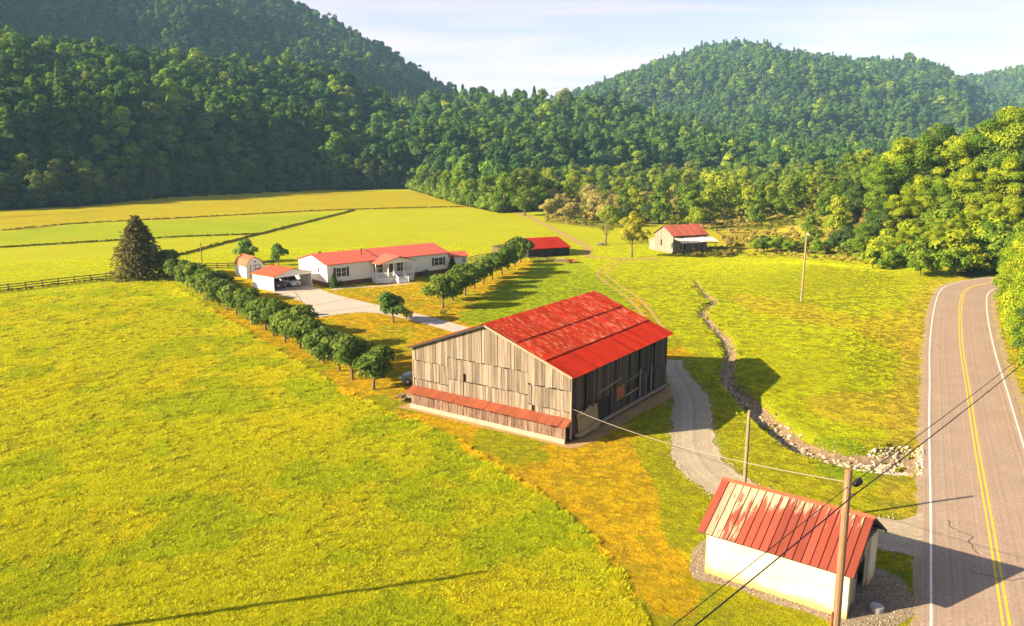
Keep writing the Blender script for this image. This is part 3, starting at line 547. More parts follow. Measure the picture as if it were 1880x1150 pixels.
MB().prism([(0.24,0.0),(sw-1.35,0),(sw-1.35,she+.3),(sw/2,shr-.15),(0.24,she-.05)], 'x', -.55, -.45).build('opening_shade', M['void'], shed)  # added panel; the shade in the open end is its colour
gb = [(0.26+k*0.31) for k in range(12)]
for k, y0 in enumerate(gb):                            # boards of the open end
    if k in (4, 5, 8): continue
    zt = min(she-.1+(shr-she)/(sw/2)*min(y0+.1, sw-y0-.3), shr-.2)
    z0 = 0.15+random.uniform(0,.15) if k not in (6, 7, 9) else 2.0
    MB().box(-.12, -.07, y0, y0+.28, z0, zt).build('gable_board', M['shed_wood'], shed)
MB().box(-.1, -.02, 1.5, 1.6, 0.05, 2.9).build('door_post', M['greywood'], shed); MB().bar((-.05,.3,2.85),(-.05,sw-1.3,2.85),.08,.14).build('lintel', M['greywood'], shed)
def shed_roof_mat():
    """red paint flaking off to cream tin, most of it on the upper left part of the roof."""
    m, nt, n, l, b = newmat('flaking_red_roof'); at = n.new('ShaderNodeAttribute'); at.attribute_type = 'GEOMETRY'
    tc = n.new('ShaderNodeNewGeometry'); oi = n.new('ShaderNodeObjectInfo')
    sp = n.new('ShaderNodeSeparateColor'); l.new(oi.outputs['Color'], sp.inputs[0])
    ob = n.new('ShaderNodeTexCoord'); sx = n.new('ShaderNodeSeparateXYZ'); l.new(ob.outputs['Object'], sx.inputs[0])
    mp = n.new('ShaderNodeMapping'); mp.inputs['Scale'].default_value = (3.2,0.55,1); l.new(ob.outputs['Object'], mp.inputs[0])
    ov = n.new('ShaderNodeVectorMath'); ov.operation = 'SCALE'; ov.inputs[0].default_value = (41.,17.,5.); l.new(oi.outputs['Random'], ov.inputs['Scale'])
    ad = n.new('ShaderNodeVectorMath'); l.new(mp.outputs[0], ad.inputs[0]); l.new(ov.outputs[0], ad.inputs[1])
    no = n.new('ShaderNodeTexNoise'); no.inputs['Scale'].default_value = 1.6; no.inputs['Detail'].default_value = 8; no.inputs['Roughness'].default_value = 0.68; l.new(ad.outputs[0], no.inputs['Vector'])
    # peel amount: object colour red = at the ridge, green = at the eave
    mr = n.new('ShaderNodeMapRange'); mr.inputs[1].default_value = 0.0; mr.inputs[2].default_value = 2.2; l.new(sx.outputs[1], mr.inputs[0]); l.new(sp.outputs[0], mr.inputs[3]); l.new(sp.outputs[1], mr.inputs[4])
    ma = n.new('ShaderNodeMath'); ma.operation = 'ADD'; l.new(no.outputs[0], ma.inputs[0]); l.new(mr.outputs[0], ma.inputs[1])
    rp = n.new('ShaderNodeMapRange'); rp.inputs[1].default_value = 0.86; rp.inputs[2].default_value = 0.98; l.new(ma.outputs[0], rp.inputs[0])
    n2 = n.new('ShaderNodeTexNoise'); n2.inputs['Scale'].default_value = 2.2; n2.inputs['Detail'].default_value = 6; l.new(ad.outputs[0], n2.inputs['Vector'])
    red = n.new('ShaderNodeMix'); red.data_type = 'RGBA'; red.inputs[6].default_value = (0.25,0.052,0.030,1); red.inputs[7].default_value = (0.16,0.032,0.021,1); l.new(n2.outputs[0], red.inputs[0])
    pal = n.new('ShaderNodeMix'); pal.data_type = 'RGBA'; pal.inputs[6].default_value = (0.38,0.335,0.25,1); pal.inputs[7].default_value = (0.32,0.20,0.11,1); l.new(n2.outputs[0], pal.inputs[0])
    mx = n.new('ShaderNodeMix'); mx.data_type = 'RGBA'; l.new(rp.outputs[0], mx.inputs[0]); l.new(red.outputs[2], mx.inputs[6]); l.new(pal.outputs[2], mx.inputs[7])
    hv = n.new('ShaderNodeMapRange'); hv.inputs[3].default_value = 0.75; hv.inputs[4].default_value = 1.2; l.new(oi.outputs['Random'], hv.inputs[0])
    hs = n.new('ShaderNodeHueSaturation'); l.new(mx.outputs[2], hs.inputs['Color']); l.new(hv.outputs[0], hs.inputs['Value'])
    l.new(hs.outputs[0], b.inputs['Base Color']); b.inputs['Roughness'].default_value = 0.7; b.inputs['Specular IOR Level'].default_value = 0.25
    return m
M['shed_roof'] = shed_roof_mat()
over = 0.5; run = sw/2+over; rz_e = shr-(shr-she)/(sw/2)*run; ss = Vector((0, -run, rz_e-shr)).normalized(); ssl = math.hypot(run, shr-rz_e)
sroof = MB().prism([(-over, rz_e-.06), (sw/2, shr-.06), (sw+over, rz_e-.06), (sw+over, rz_e-.01), (sw/2, shr-.01), (-over, rz_e-.01)], 'x', -sl_-.30, 0.34).build('roof', M['dark_edge'], shed)
ns = 19; pw_ = (sl_+0.68)/ns
for side in (1, -1):
    d = Vector((0, ss.y*side, ss.z)); nr_ = Vector((0, -ss.z*side, -ss.y)) if side == 1 else Vector((0, ss.z*-side, -ss.y))
    nr_ = Vector((0, ss.z*side, -ss.y)); nr_ = nr_ if nr_.z > 0 else -nr_
    # outward: perpendicular to d with z up
    nr_ = Vector((0, -d.z*(-1 if side == 1 else 1)*-1, 0)); nr_ = Vector((0, d.z*side if False else 0, 0))
    nr_ = Vector((1,0,0)).cross(d); nr_ = nr_ if nr_.z > 0 else -nr_
    prof = [(0.0,0.0),(0.012,0.05),(0.035,0.05),(0.05,0.0),(pw_*0.5,0.0),(pw_+0.012,0.0)]; n_ = len(prof)
    me = bpy.data.meshes.new('tin_panel'); me.from_pydata([(x,0,z) for x,z in prof]+[(x,ssl+.02,z) for x,z in prof], [], [(i,i+1,n_+i+1,n_+i) for i in range(n_-1)]); me.materials.append(M['shed_roof'])
    for k in range(ns):
        x0 = -sl_-.34+k*pw_; o = Vector((x0, sw/2, shr))+nr_*(0.012+random.uniform(0,.006))
        ex = (1,0,0) if Vector((1,0,0)).cross(d).z > 0 else (-1,0,0)
        if ex[0] < 0: o.x += pw_
        p = link('tin_panel', me, sroof, matrix=frame_matrix(o, ex, d)); t = k/(ns-1)
        up = 0.56 if 0.05 < t < 0.3 else 0.50 if t < 0.52 else 0.44 if t < 0.72 else 0.36; lo = 0.50 if 0.05 < t < 0.15 else 0.36 if t < 0.3 else 0.18
        if t < 0.05: up, lo = 0.2, 0.1
        p.color = (up+random.uniform(-.04,.04), lo+random.uniform(-.05,.05), 0, 1)
MB().prism([(sw/2-.16,shr-.03),(sw/2,shr+.075),(sw/2+.16,shr-.03),(sw/2+.16,shr+.0),(sw/2,shr+.10),(sw/2-.16,shr+.0)], 'x', -sl_-.36, 0.38).build('ridge_cap', M['tin_rust'], sroof)
MB().bar((0.33,-over,rz_e-.05),(0.33,sw/2,shr-.05),.04,.14).build('barge_board', M['dark_edge'], sroof); MB().bar((0.33,sw/2,shr-.05),(0.33,sw+over,rz_e-.05),.04,.14).build('barge_board', M['dark_edge'], sroof)
MB().tube([(-1.15,-.02,2.35),(-1.15,.06,2.35)],[.09,.09],10).build('vent_pipe', M['cable'], shed)
MB().tube([(0.9,1.6,0.02),(0.9,1.6,0.28),(0.9,1.6,0.30)],[.34,.36,.30],12).build('old_tyre', M['rubber']); o = bpy.data.objects['old_tyre']
o.parent = None; x_, y_ = lw(SHED, SHED_R, 1.0, 1.7); o.location = (x_-0.9, y_-1.6, 0.0); tag(o, 'round grey tub lying at the open end of the roadside shed', 'tub'); o.name = 'tub'; o.data.materials[0] = M['metal']

# ------------------------------------------------------------------ house, carport, sheds behind
HOUSE, HR_ = (-30.24, 132.05), 0.703
hw, hl, hhe, hhr = 10.1, 24.2, 3.75, 4.95
house = empty('manufactured_house', (*HOUSE, 0), HR_, 'long white manufactured house with a pinkish red roof and front porch', 'house')
MB().prism([(0,.75),(hw,.75),(hw,hhe),(hw/2,hhr),(0,hhe)], 'x', 0, hl).build('wall', M['white'], house)
MB().box(0.08,hl-.08,0.08,hw-.08,0,.76).build('skirting', M['brick'], house)
for k in range(16):                                   # siding courses on front and left end
    z = .80+k*.18
    MB().box(-.012,hl+.012,-.022,-.002,z,z+.165).build('siding_board', M['white'], house)
def slab_roof(parent, name, x0, x1, ys, zs, th, mat, over=0.35, seam=None):
    """gable roof along x: ys = (eave, ridge, eave), zs = (eave z, ridge z)."""
    y0, ym, y1 = ys; ze, zr = zs; sl = (zr-ze)/(ym-y0); a = ze-sl*over
    o = MB().prism([(y0-over,a),(ym,zr),(y1+over,a),(y1+over,a+th),(ym,zr+th),(y0-over,a+th)], 'x', x0-over, x1+over).build(name, mat, parent)
    if seam:
        n = int((x1-x0+2*over)/seam); me = None
        for k in range(1, n):
            x = x0-over+k*(x1-x0+2*over)/n
            b = MB().bar((x, y0-over, a+th+.012), (x, ym, zr+th+.012), 0.04, 0.03)
            b.build('roof_seam', mat, o)
    return o
hroof = slab_roof(house, 'roof', 0, hl, (0, hw/2, hw), (hhe-.02, hhr), .10, M['house_roof'], .38, seam=1.2)
MB().tube([(8.0,2.6,4.3),(8.0,2.6,5.6)],[.09,.09],10).build('vent_pipe', M['shutter'], hroof)
MB().box(1.4,1.7,5.1,5.4,4.9,5.25).build('roof_vent', M['shutter'], hroof)
MB().bar((9.9,0.0,3.93),(9.9,hw/2,5.12),.08,.05).build('roof_joint', M['shutter'], hroof)
def window(parent, x, z, w, h, y=0.0, shutters=True, nx=2, face=-1):
    f = MB(); t = .07
    f.box(x-w/2-t,x+w/2+t,y-.09,y-.02,z-t,z).box(x-w/2-t,x+w/2+t,y-.09,y-.02,z+h,z+h+t)
    for k in range(nx+1):
        xx = x-w/2+k*w/nx; f.box(xx-t*.6,xx+t*.6,y-.09,y-.02,z,z+h)
    f.box(x-w/2,x+w/2,y-.08,y-.03,z+h*.5-.025,z+h*.5+.025)
    fr = f.build('window', M['trim'], parent)
    for k in range(nx): MB().box(x-w/2+k*w/nx+.03,x-w/2+(k+1)*w/nx-.03,y-.06,y-.03,z,z+h).build('pane', M['glass'], fr)
    if shutters:
        for s in (-1, 1):
            xx = x+s*(w/2+.07+.20); MB().box(xx-.19,xx+.19,y-.08,y-.02,z-.08,z+h+.08).build('shutter', M['shutter'], parent)
window(house, 2.6, 1.55, 1.9, 1.45); window(house, 22.2, 1.6, 1.9, 1.35); window(house, 9.6, 1.35, 1.9, 1.7, shutters=False); window(house, 14.1, 1.35, 1.6, 1.7, shutters=False)
wl_ = MB().box(-.06,-.02,2.6,3.2,2.1,3.0).build('side_window', M['glass'], house); MB().box(-.05,-.01,2.52,3.28,2.02,3.08).build('window_frame', M['trim'], wl_)
MB().box(11.6,12.7,-.07,-.02,.85,2.95).build('front_door', M['brick'], house); MB().box(11.85,12.45,-.09,-.05,1.7,2.75).build('door_pane', M['glass'], house)
for xx in (0.02, hl-.10): MB().box(xx-.03,xx+.12,-.05,-.015,.75,hhe-.05).build('corner_trim', M['trim'], house)
# porch
px0, px1, py0 = 8.3, 15.1, -2.9
pp = [(px0,0),(px0,-1.4),(px0+1.6,py0),(px1,py0),(px1,0)]
MB().prism(pp, 'z', .55, .78).build('porch_deck', M['trim'], house)
MB().prism([(px0+.1,-.05),(px0+.1,-1.35),(px0+1.62,py0+.1),(px1-.1,py0+.1),(px1-.1,-.05)], 'z', .0, .55).build('porch_skirt', M['white'], house)
def post(x, y): MB().box(x-.07,x+.07,y-.07,y+.07,.78,3.35).build('porch_post', M['trim'], house)
pts_ = [(px0+.1,-.15),(px0+.1,-1.35),(px0+1.65,py0+.1),(11.0,py0+.1),(13.0,py0+.1),(px1-.1,py0+.1),(px1-.1,-.15)]
for p in pts_: post(*p)
for a, b in zip(pts_, pts_[1:]):
    if a[0] == 11.0: continue
    r_ = MB(); r_.bar((*a,1.70),(*b,1.70),.07,.08).bar((*a,.92),(*b,.92),.05,.06); L_ = math.hypot(b[0]-a[0], b[1]-a[1]); n_ = max(2, int(L_/.22))
    for k in range(1, n_): t = k/n_; x, y = a[0]+(b[0]-a[0])*t, a[1]+(b[1]-a[1])*t; r_.box(x-.018,x+.018,y-.018,y+.018,.92,1.70)
    r_.build('porch_railing', M['trim'], house)
proof = MB(); xm = 12.0
proof.prism([(px0-.3,3.35),(xm,4.35),(px1+.35,3.35),(px1+.35,3.45),(xm,4.47),(px0-.3,3.45)], 'y', py0-.4, 1.6)
proof.build('porch_roof', M['house_roof'], house)
MB().prism([(px0+.1,3.28),(px1-.1,3.28),(xm,4.26)], 'y', py0+.02, py0+.12).build('porch_gable', M['white'], house)
for k in range(4): MB().box(11.05,12.95,py0-.32*(k+1),py0-.32*k,0,.62-.15*k).build('step', M['trim'], house)
for x in (11.0, 13.0):
    r_ = MB(); r_.bar((x,py0,1.65),(x,py0-1.35,.95),.06,.08).bar((x,py0,.9),(x,py0-1.35,.2),.05,.08).box(x-.06,x+.06,py0-1.42,py0-1.30,0,1.05)
    for k in range(1, 6): t = k/6; r_.box(x-.018,x+.018,py0-1.35*t-.018,py0-1.35*t+.018,.9-.7*t,1.65-.7*t)
    r_.build('stair_railing', M['trim'], house)
MB().tube([(11.5,-1.6,2.9),(11.5,-1.6,2.6),(11.5,-1.6,2.45)],[.05,.24,.10],10).build('hanging_basket', pmat('hanging_plant', (0.06,0.10,0.02), (0.1,0.13,0.03), 8), house)
sheet('front_walk', [lw(HOUSE, HR_, *p) for p in [(-.6,-2.0),(2.0,-1.6),(6.0,-3.6),(9.5,-4.6),(13.4,-4.9),(13.4,-5.7),(9.3,-5.6),(5.6,-4.5),(2.0,-2.6),(-.4,-3.0)]], .02, M['concrete'], 'narrow pale walkway along the front of the house')

CP, CPR = (-37.875, 128.074), 0.879
cw, cl, che, chr_ = 7.4, 5.8, 2.34, 3.3
car_port = empty('carport', (*CP, 0), CPR, 'white carport with an orange red roof sheltering two cars', 'carport')
MB().box(0,.12,0,cl,0,che).build('left_wall', M['white'], car_port); MB().box(cw-.12,cw,0,cl,0,che).build('right_wall', M['white'], car_port)
MB().box(.12,cw-.12,cl-.1,cl,0,che-.2).build('back_wall', M['white'], car_port)
MB().prism([(0,che),(cw,che),(cw,che+.02),(cw/2,chr_-.05),(0,che+.02)], 'y', .02, .14).build('front_gable', M['white'], car_port); MB().box(.12,cw-.12,.03,.13,che-.25,che).build('header', M['trim'], car_port)
cr_ = MB().prism([(-.2,che-.03),(cw/2,chr_),(cw+.2,che-.03),(cw+.2,che+.06),(cw/2,chr_+.09),(-.2,che+.06)], 'y', -.2, cl+.2).build('roof', M['carport_roof'], car_port)
for k in range(1, 11):
    y = -.2+k*(cl+.4)/11
    for s in (0, 1): MB().bar((-.2 if s == 0 else cw+.2, y, che+.075), (cw/2, y, chr_+.105), .05, .03).build('roof_rib', M['carport_roof'], cr_)
sheet('carport_slab', [lw(CP, CPR, *p) for p in [(-.1,-.6),(cw+.1,-.6),(cw+.1,cl),(-.1,cl)]], .045, M['concrete'], 'concrete slab under the carport')

MINI, MINR = (-46.36, 141.05), 0.687
mw, ml = 3.25, 5.1
mini = empty('garden_shed', (*MINI, 0), MINR, 'small white gambrel garden shed with a red roof behind the carport', 'shed')
gam = [(0,0),(mw,0),(mw,2.1),(mw*.82,3.0),(mw/2,3.55),(mw*.18,3.0),(0,2.1)]
MB().prism(gam, 'y', 0, ml).build('wall', M['white'], mini)
gr = [(-.15,2.02),(mw*.16,3.06),(mw/2,3.66),(mw*.84,3.06),(mw+.15,2.02)]; gro = [(x*1.04-.06, z+.09) for x, z in gr]
mroof = None
m = MB()
for i in range(4):
    a, b = gr[i], gr[i+1]; m.prism([a, b, (b[0], b[1]+.09), (a[0], a[1]+.09)], 'y', -.15, ml+.15)
m.build('roof', M['carport_roof'], mini)
dd = MB().box(.75,mw-.75,-.06,-.01,.1,2.2).build('double_door', M['white'], mini)
for x in (.72, mw/2-.03, mw-.78): MB().box(x,x+.06,-.10,-.05,.1,2.2).build('door_trim', M['shutter'], dd)
MB().box(.72,mw-.72,-.10,-.05,2.2,2.27).build('door_trim', M['shutter'], dd); MB().box(mw/2-.2,mw/2+.2,-.05,-.01,2.75,2.95).build('gable_vent', M['shutter'], mini)
bx_, by_ = lw(MINI, MINR, 1.9, -1.6)
cab = empty('storage_cabinet', (bx_, by_, 0), MINR, 'dark brown cabinet standing between garden shed and carport', 'cabinet')
MB().box(-.5,.5,-.35,.35,.1,1.75).build('case', M['shutter'], cab); MB().box(-.55,.55,-.4,.4,1.75,1.85).build('top', M['shutter'], cab); MB().box(-.42,-.03,-.38,-.34,.2,1.6).build('door', M['rust'], cab); MB().box(.03,.42,-.38,-.34,.2,1.6).build('door', M['rust'], cab)
for x in (-.42, .42):
    for y in (-.28, .28): MB().box(x-.05,x+.05,y-.05,y+.05,0,.1).build('foot', M['shutter'], cab)

# small outbuilding behind the right end of the house
ox, oy = lw(HOUSE, HR_, 27.8, 4.4)
outb = empty('small_outbuilding', (ox, oy, 0), 0.42, 'little white outbuilding with a red roof just right of the house', 'outbuilding')
MB().prism([(0,0),(3.2,0),(3.2,2.2),(1.6,2.8),(0,2.2)], 'x', 0, 3.6).build('wall', M['white'], outb)
slab_roof(outb, 'roof', 0, 3.6, (0,1.6,3.2), (2.2,2.85), .08, M['house_roof'], .25)
MB().box(1.3,2.2,-.06,-.01,.05,1.95).build('door', M['trim'], outb)
for x in (.65, 2.9): window(outb, x, 1.0, .6, .8, shutters=False)

# ------------------------------------------------------------------ black barn with red roof
rb = empty('low_black_barn', (3.343, 167.594, 0), 0.419, 'low black walled barn with a bright red roof in the back field', 'barn')
rw_, rl, rhe, rhr = 12.0, 9.6, 1.75, 3.3
MB().box(0,rl,0,rw_,0,rhe).build('wall', M['black_wall'], rb)
for k in range(19): MB().box(k*.505,k*.505+.47,-.05,-.005,.02,rhe-random.uniform(0,.05)).build('wall_board', M['black_wall'], rb)
rr = MB().prism([(-.4,rhe-.02),(rw_*.33,rhr-.45),(rw_*.5,rhr),(rw_+.3,rhe-.02),(rw_+.3,rhe+.07),(rw_*.5,rhr+.08),(rw_*.33,rhr-.37),(-.4,rhe+.06)], 'x', -.3, rl+.3).build('roof', M['roof_red'], rb)
for k in range(1, 14):
    x = -.3+k*(rl+.6)/14; MB().bar((x,-.4,rhe+.075),(x,rw_*.33,rhr-.355),.05,.03).bar((x,rw_*.33,rhr-.355),(x,rw_*.5,rhr+.095),.05,.03).build('roof_rib', M['roof_red'], rr)
MB().prism([(0,rhe),(rw_*.5,rhr-.02),(rw_,rhe)], 'x', .02, .1).build('gable', M['black_wall'], rb)
MB().prism([(3.0,0),(10.5,0),(10.5,1.5),(6.0,2.3),(3.0,1.9)], 'x', -3.6, -.05).build('side_wing', M['black_wall'], rb)
for k in range(8): MB().box(-3.66,-3.61,3.1+k*.9,3.1+k*.9+.8,.02,1.45).build('wing_board', M['fence'], rb)

# ------------------------------------------------------------------ derelict cabin
cb = empty('old_cabin', (34.4, 173.86, hz(34.4,173.86)-.05), 0.431, 'derelict grey board cabin with rusty roof and collapsing porch', 'cabin')
kw, kl, khe, khr = 6.9, 8.97, 3.9, 5.75
MB().prism([(.1,0),(kw-.1,0),(kw-.1,khe-.08),(kw/2,khr-.12),(.1,khe-.08)], 'x', .1, kl-.1).build('shade_core', M['void'], cb)  # added core, coloured as the shade inside the cabin
gmesh = unit.mesh('wall_board', M['greywood'])
for k in range(24):
    y = (k+.5)*kw/24; zt = khe+(khr-khe)*(1-abs(y-kw/2)/(kw/2))-.08
    if 4.0 < y < 4.7:
        link('wall_board', gmesh, cb, loc=(.03, y, 0), rot=(0,0,math.pi/2), scale=(kw/24*.93,.05,1.4)); link('wall_board', gmesh, cb, loc=(.03, y, 2.7), rot=(0,0,math.pi/2), scale=(kw/24*.93,.05,zt-2.7)); continue
    link('wall_board', gmesh, cb, loc=(.03+random.uniform(-.02,.02), y, 0), rot=(0,0,math.pi/2), scale=(kw/24*random.uniform(.84,.96),.05,zt-random.uniform(0,.05)))
for k in range(30):
    x = (k+.5)*kl/30
    if 2.2 < x < 3.2: continue
    link('wall_board', gmesh, cb, loc=(x, .03, 0), scale=(kl/30*random.uniform(.8,.95),.05,khe-.1-random.uniform(0,.1)))
def window_hole(): pass
croof = MB().prism([(-.3,khe-.2),(kw/2,khr-.04),(kw+.3,khe-.2),(kw+.3,khe-.12),(kw/2,khr+.04),(-.3,khe-.12)], 'x', -.25, kl+.25).build('roof', M['dark_edge'], cb)
cs = Vector((0,-(kw/2+.35),-(khr-khe+.15))); csl = cs.length; cme = ribbed_sheet('roof_sheet', .72, csl, M['cabin_roof'], 3, .04)
for k in range(13): link('roof_sheet', cme, croof, matrix=frame_matrix((-.3+k*.735, kw/2, khr+.07+random.uniform(0,.02)), (-1,0,0) if False else (1,0,0), cs) if Vector((1,0,0)).cross(cs).z > 0 else frame_matrix((-.3+(k+1)*.735, kw/2, khr+.07+random.uniform(0,.02)), (-1,0,0), cs))
# porch: pale tin roof, sagging, on posts
pme = ribbed_sheet('porch_sheet', .75, 3.2, M['pale_tin'], 3, .04)
porch = MB().bar((0.2,-2.7,2.55),(kl+.6,-2.9,2.3),.14,.16).build('porch_beam', M['greywood'], cb)
for k in range(13):
    sag = .25*math.sin(k*.55)+random.uniform(-.08,.08); link('porch_sheet', pme, porch, matrix=frame_matrix((.1+(k+1)*.74, -.05, 3.45+random.uniform(-.05,.05)), (-1,0,random.uniform(-.06,.06)), (0,-2.9,-.75-sag*.5)))
for x, z, ln in ((.4,2.5,.1),(3.2,2.4,-.3),(6.0,2.3,.35),(8.9,2.2,.2)): MB().bar((x,-2.75,0),(x+ln,-2.75,z),.13,.13).build('porch_post', M['greywood'], cb)
MB().bar((1.2,-2.6,2.5),(4.4,-2.2,.2),.16,.05).build('fallen_board', M['greywood'], cb); MB().bar((5.0,-2.5,1.9),(7.6,-2.0,.3),.2,.05).build('fallen_board', M['beam'], cb); MB().bar((2.2,-2.9,.1),(4.8,-1.4,1.4),.16,.05).build('fallen_board', M['beam'], cb)
MB().prism([(kw,0),(kw+2.4,0),(kw+2.4,2.0),(kw,2.9)], 'x', .3, 5.5).build('back_wing', M['greywood'], cb); MB().prism([(kw-.1,2.95),(kw+2.7,1.95),(kw+2.7,2.02),(kw-.1,3.03)], 'x', .1, 5.7).build('back_wing_roof', M['pale_tin'], cb)

for k in range(14):
    x = random.uniform(.6,8.4); MB().bar((x,random.uniform(-2.8,-.6),random.uniform(.05,.5)),(x+random.uniform(-1.6,1.6),random.uniform(-2.8,-.4),random.uniform(.3,2.4)),random.uniform(.08,.2),.05).build('fallen_board', M['greywood' if k % 3 else 'beam'], cb)
# ------------------------------------------------------------------ fences
def fence(name, pts, post_step, rails, h, mat, label):
    P = resample(smooth_line(pts, 6), post_step); P = np.vstack([P, pts[-1]]); o = empty(name, (P[0][0], P[0][1], hz(*P[0])), 0, label, 'fence'); b = P[0]; zb = hz(*P[0])
    pm = unit.mesh('post', M[mat])
    for p in P: link('post', pm, o, loc=(p[0]-b[0], p[1]-b[1], hz(*p)-zb-.1), rot=(0,0,random.uniform(-.2,.2)), scale=(.14,.14,h+.1+random.uniform(-.06,.1)))
    for p, q in zip(P[:-1], P[1:]):
        for r_ in range(rails):
            z = h*(r_+.75)/(rails+.1); MB().bar((p[0]-b[0],p[1]-b[1],hz(*p)-zb+z+random.uniform(-.04,.04)),(q[0]-b[0],q[1]-b[1],hz(*q)-zb+z+random.uniform(-.04,.04)),.04,.14).build('rail', M[mat], o)
fence('rail_fence', [(-90,120.5),(-81.2,127.5),(-74.5,135),(-67,142)], 2.5, 3, 1.25, 'fence', 'dark three rail fence along the far left edge of the hay field')
fence('yard_fence', [(-57.6,152.4),(-52.6,153.2),(-46,156.5)], 2.0, 3, 1.1, 'fence', 'short dark fence behind the garden shed')
fence('paddock_fence', [(-9.2,160.5),(-5.5,166.5),(-.8,171.5)], 2.0, 3, 1.1, 'fence_grey', 'weathered grey fence between house and low black barn')
fence('barn_fence', [(3.8,163.2),(7.4,161.6),(10.8,160.6)], 1.8, 3, .95, 'fence_grey', 'low weathered fence in front of the low black barn')

# ------------------------------------------------------------------ poles and wires
def pole(name, x, y, h, r0, r1, label, lean=(0,0), mat='pole_wood'):
    o = empty(name, (x, y, hz(x, y)), 0, label, 'pole'); n = 7
    MB().tube([(lean[0]*k/n, lean[1]*k/n, -0.2 if k == 0 else h*k/n) for k in range(n+1)], [r0+(r1-r0)*k/n for k in range(n+1)], 12).build('shaft', M[mat], o, smooth=False); return o
P1 = (14.30, 32.5); P1H = 9.55
p1 = pole('utility_pole', *P1, P1H, .19, .15, 'tall brown wooden utility pole in front of the roadside shed', (-.05, .0))
MB().box(-.03,.03,-.03,.03,0,2.9).build('ground_conduit', M['rust'], p1, loc=(-.24,-.05,0)); MB().tube([(.13,.0,8.40),(.36,.05,8.40)],[.03,.03],8).build('bracket', M['metal'], p1); MB().tube([(-.2,0,8.75),(.2,0,8.75)],[.025,.025],8).build('bolt', M['metal'], p1)
p2 = pole('service_pole', 13.96, 46.0, 7.6, .13, .10, 'slim weathered pole behind the roof of the roadside shed', (.05,.05), 'beam')
p3 = pole('yard_pole', 43.0, 119.3, 10.2, .16, .11, 'pale lone pole standing on the grassy slope near the road', (.1,0), 'beam')
MB().tube([(.05,0,9.9),(.1,-.5,10.15)],[.03,.03],8).build('lamp_arm', M['metal'], p3); MB().tube([(.1,-.55,10.22),(.1,-.55,10.0)],[.10,.16],10).build('lamp_head', M['metal'], p3)
p4 = pole('yard_light_pole', -59.3, 155.0, 4.6, .11, .09, 'thin dark pole at the end of the orchard row', (0,0))
p5 = pole('line_pole', -28.2, 33.3, 12.2, .19, .14, 'utility pole off the left edge whose long shadow crosses the hay field')
def wire(name, a, b, sag, r, mat, label, n=26):
    a, b = Vector(a), Vector(b); pts = [a.lerp(b, k/n)-Vector((0,0,4*sag*(k/n)*(1-k/n))) for k in range(n+1)]
    o = MB().tube([p-a for p in pts], [r]*(n+1), 6).build(name, M[mat], None, loc=a, smooth=True); return tag(o, label, 'cable')
def along(az, d, x=P1[0], y=P1[1]): return x+math.sin(R(az))*d, y+math.cos(R(az))*d
far_p, near_p = along(43.2, 46), along(223.2, 40)
p6 = pole('line_pole', *far_p, 9.9, .18, .14, 'utility pole across the road beyond the right edge')
w1 = wire('power_line', (P1[0],P1[1],8.78), (*far_p,8.78), .25, .021, 'cable', 'upper black cable running from the pole over the road')
w2 = wire('power_line', (P1[0]+.3,P1[1],8.40), (far_p[0]+.3,far_p[1],8.45), .25, .030, 'cable', 'lower thick black cable running from the pole over the road')
w3 = wire('power_line', (P1[0],P1[1],8.78), (*near_p,8.78), .2, .018, 'cable', 'upper black cable crossing in front of the shed to lower left')
w4 = wire('power_line', (P1[0]+.3,P1[1],8.40), (near_p[0]+.3,near_p[1],8.45), .2, .030, 'cable', 'lower thick black cable crossing in front of the shed to lower left')
sx_, sy_ = along(43.2, .75, P1[0]+.1)
sc = MB(); dv = Vector((math.sin(R(43.2)), math.cos(R(43.2)), 0))
sc.tube([dv*-.32, dv*-.26, dv*-.05, dv*.0, dv*.05, dv*.24, dv*.30],[.05,.13,.15,.11,.16,.15,.06], 12)
tag(sc.build('splice_case', M['cable'], None, loc=(sx_, sy_, 8.70), smooth=True), 'black splice case hanging on the cable beside the pole', 'splice case')
bc = lw(BARN, BARN_R, .1, .15)
wire('service_wire', (*bc, 2.75), (P1[0], P1[1], 8.95), .55, .016, 'grey_cable', 'thin pale service wire from the barn corner to the pole')

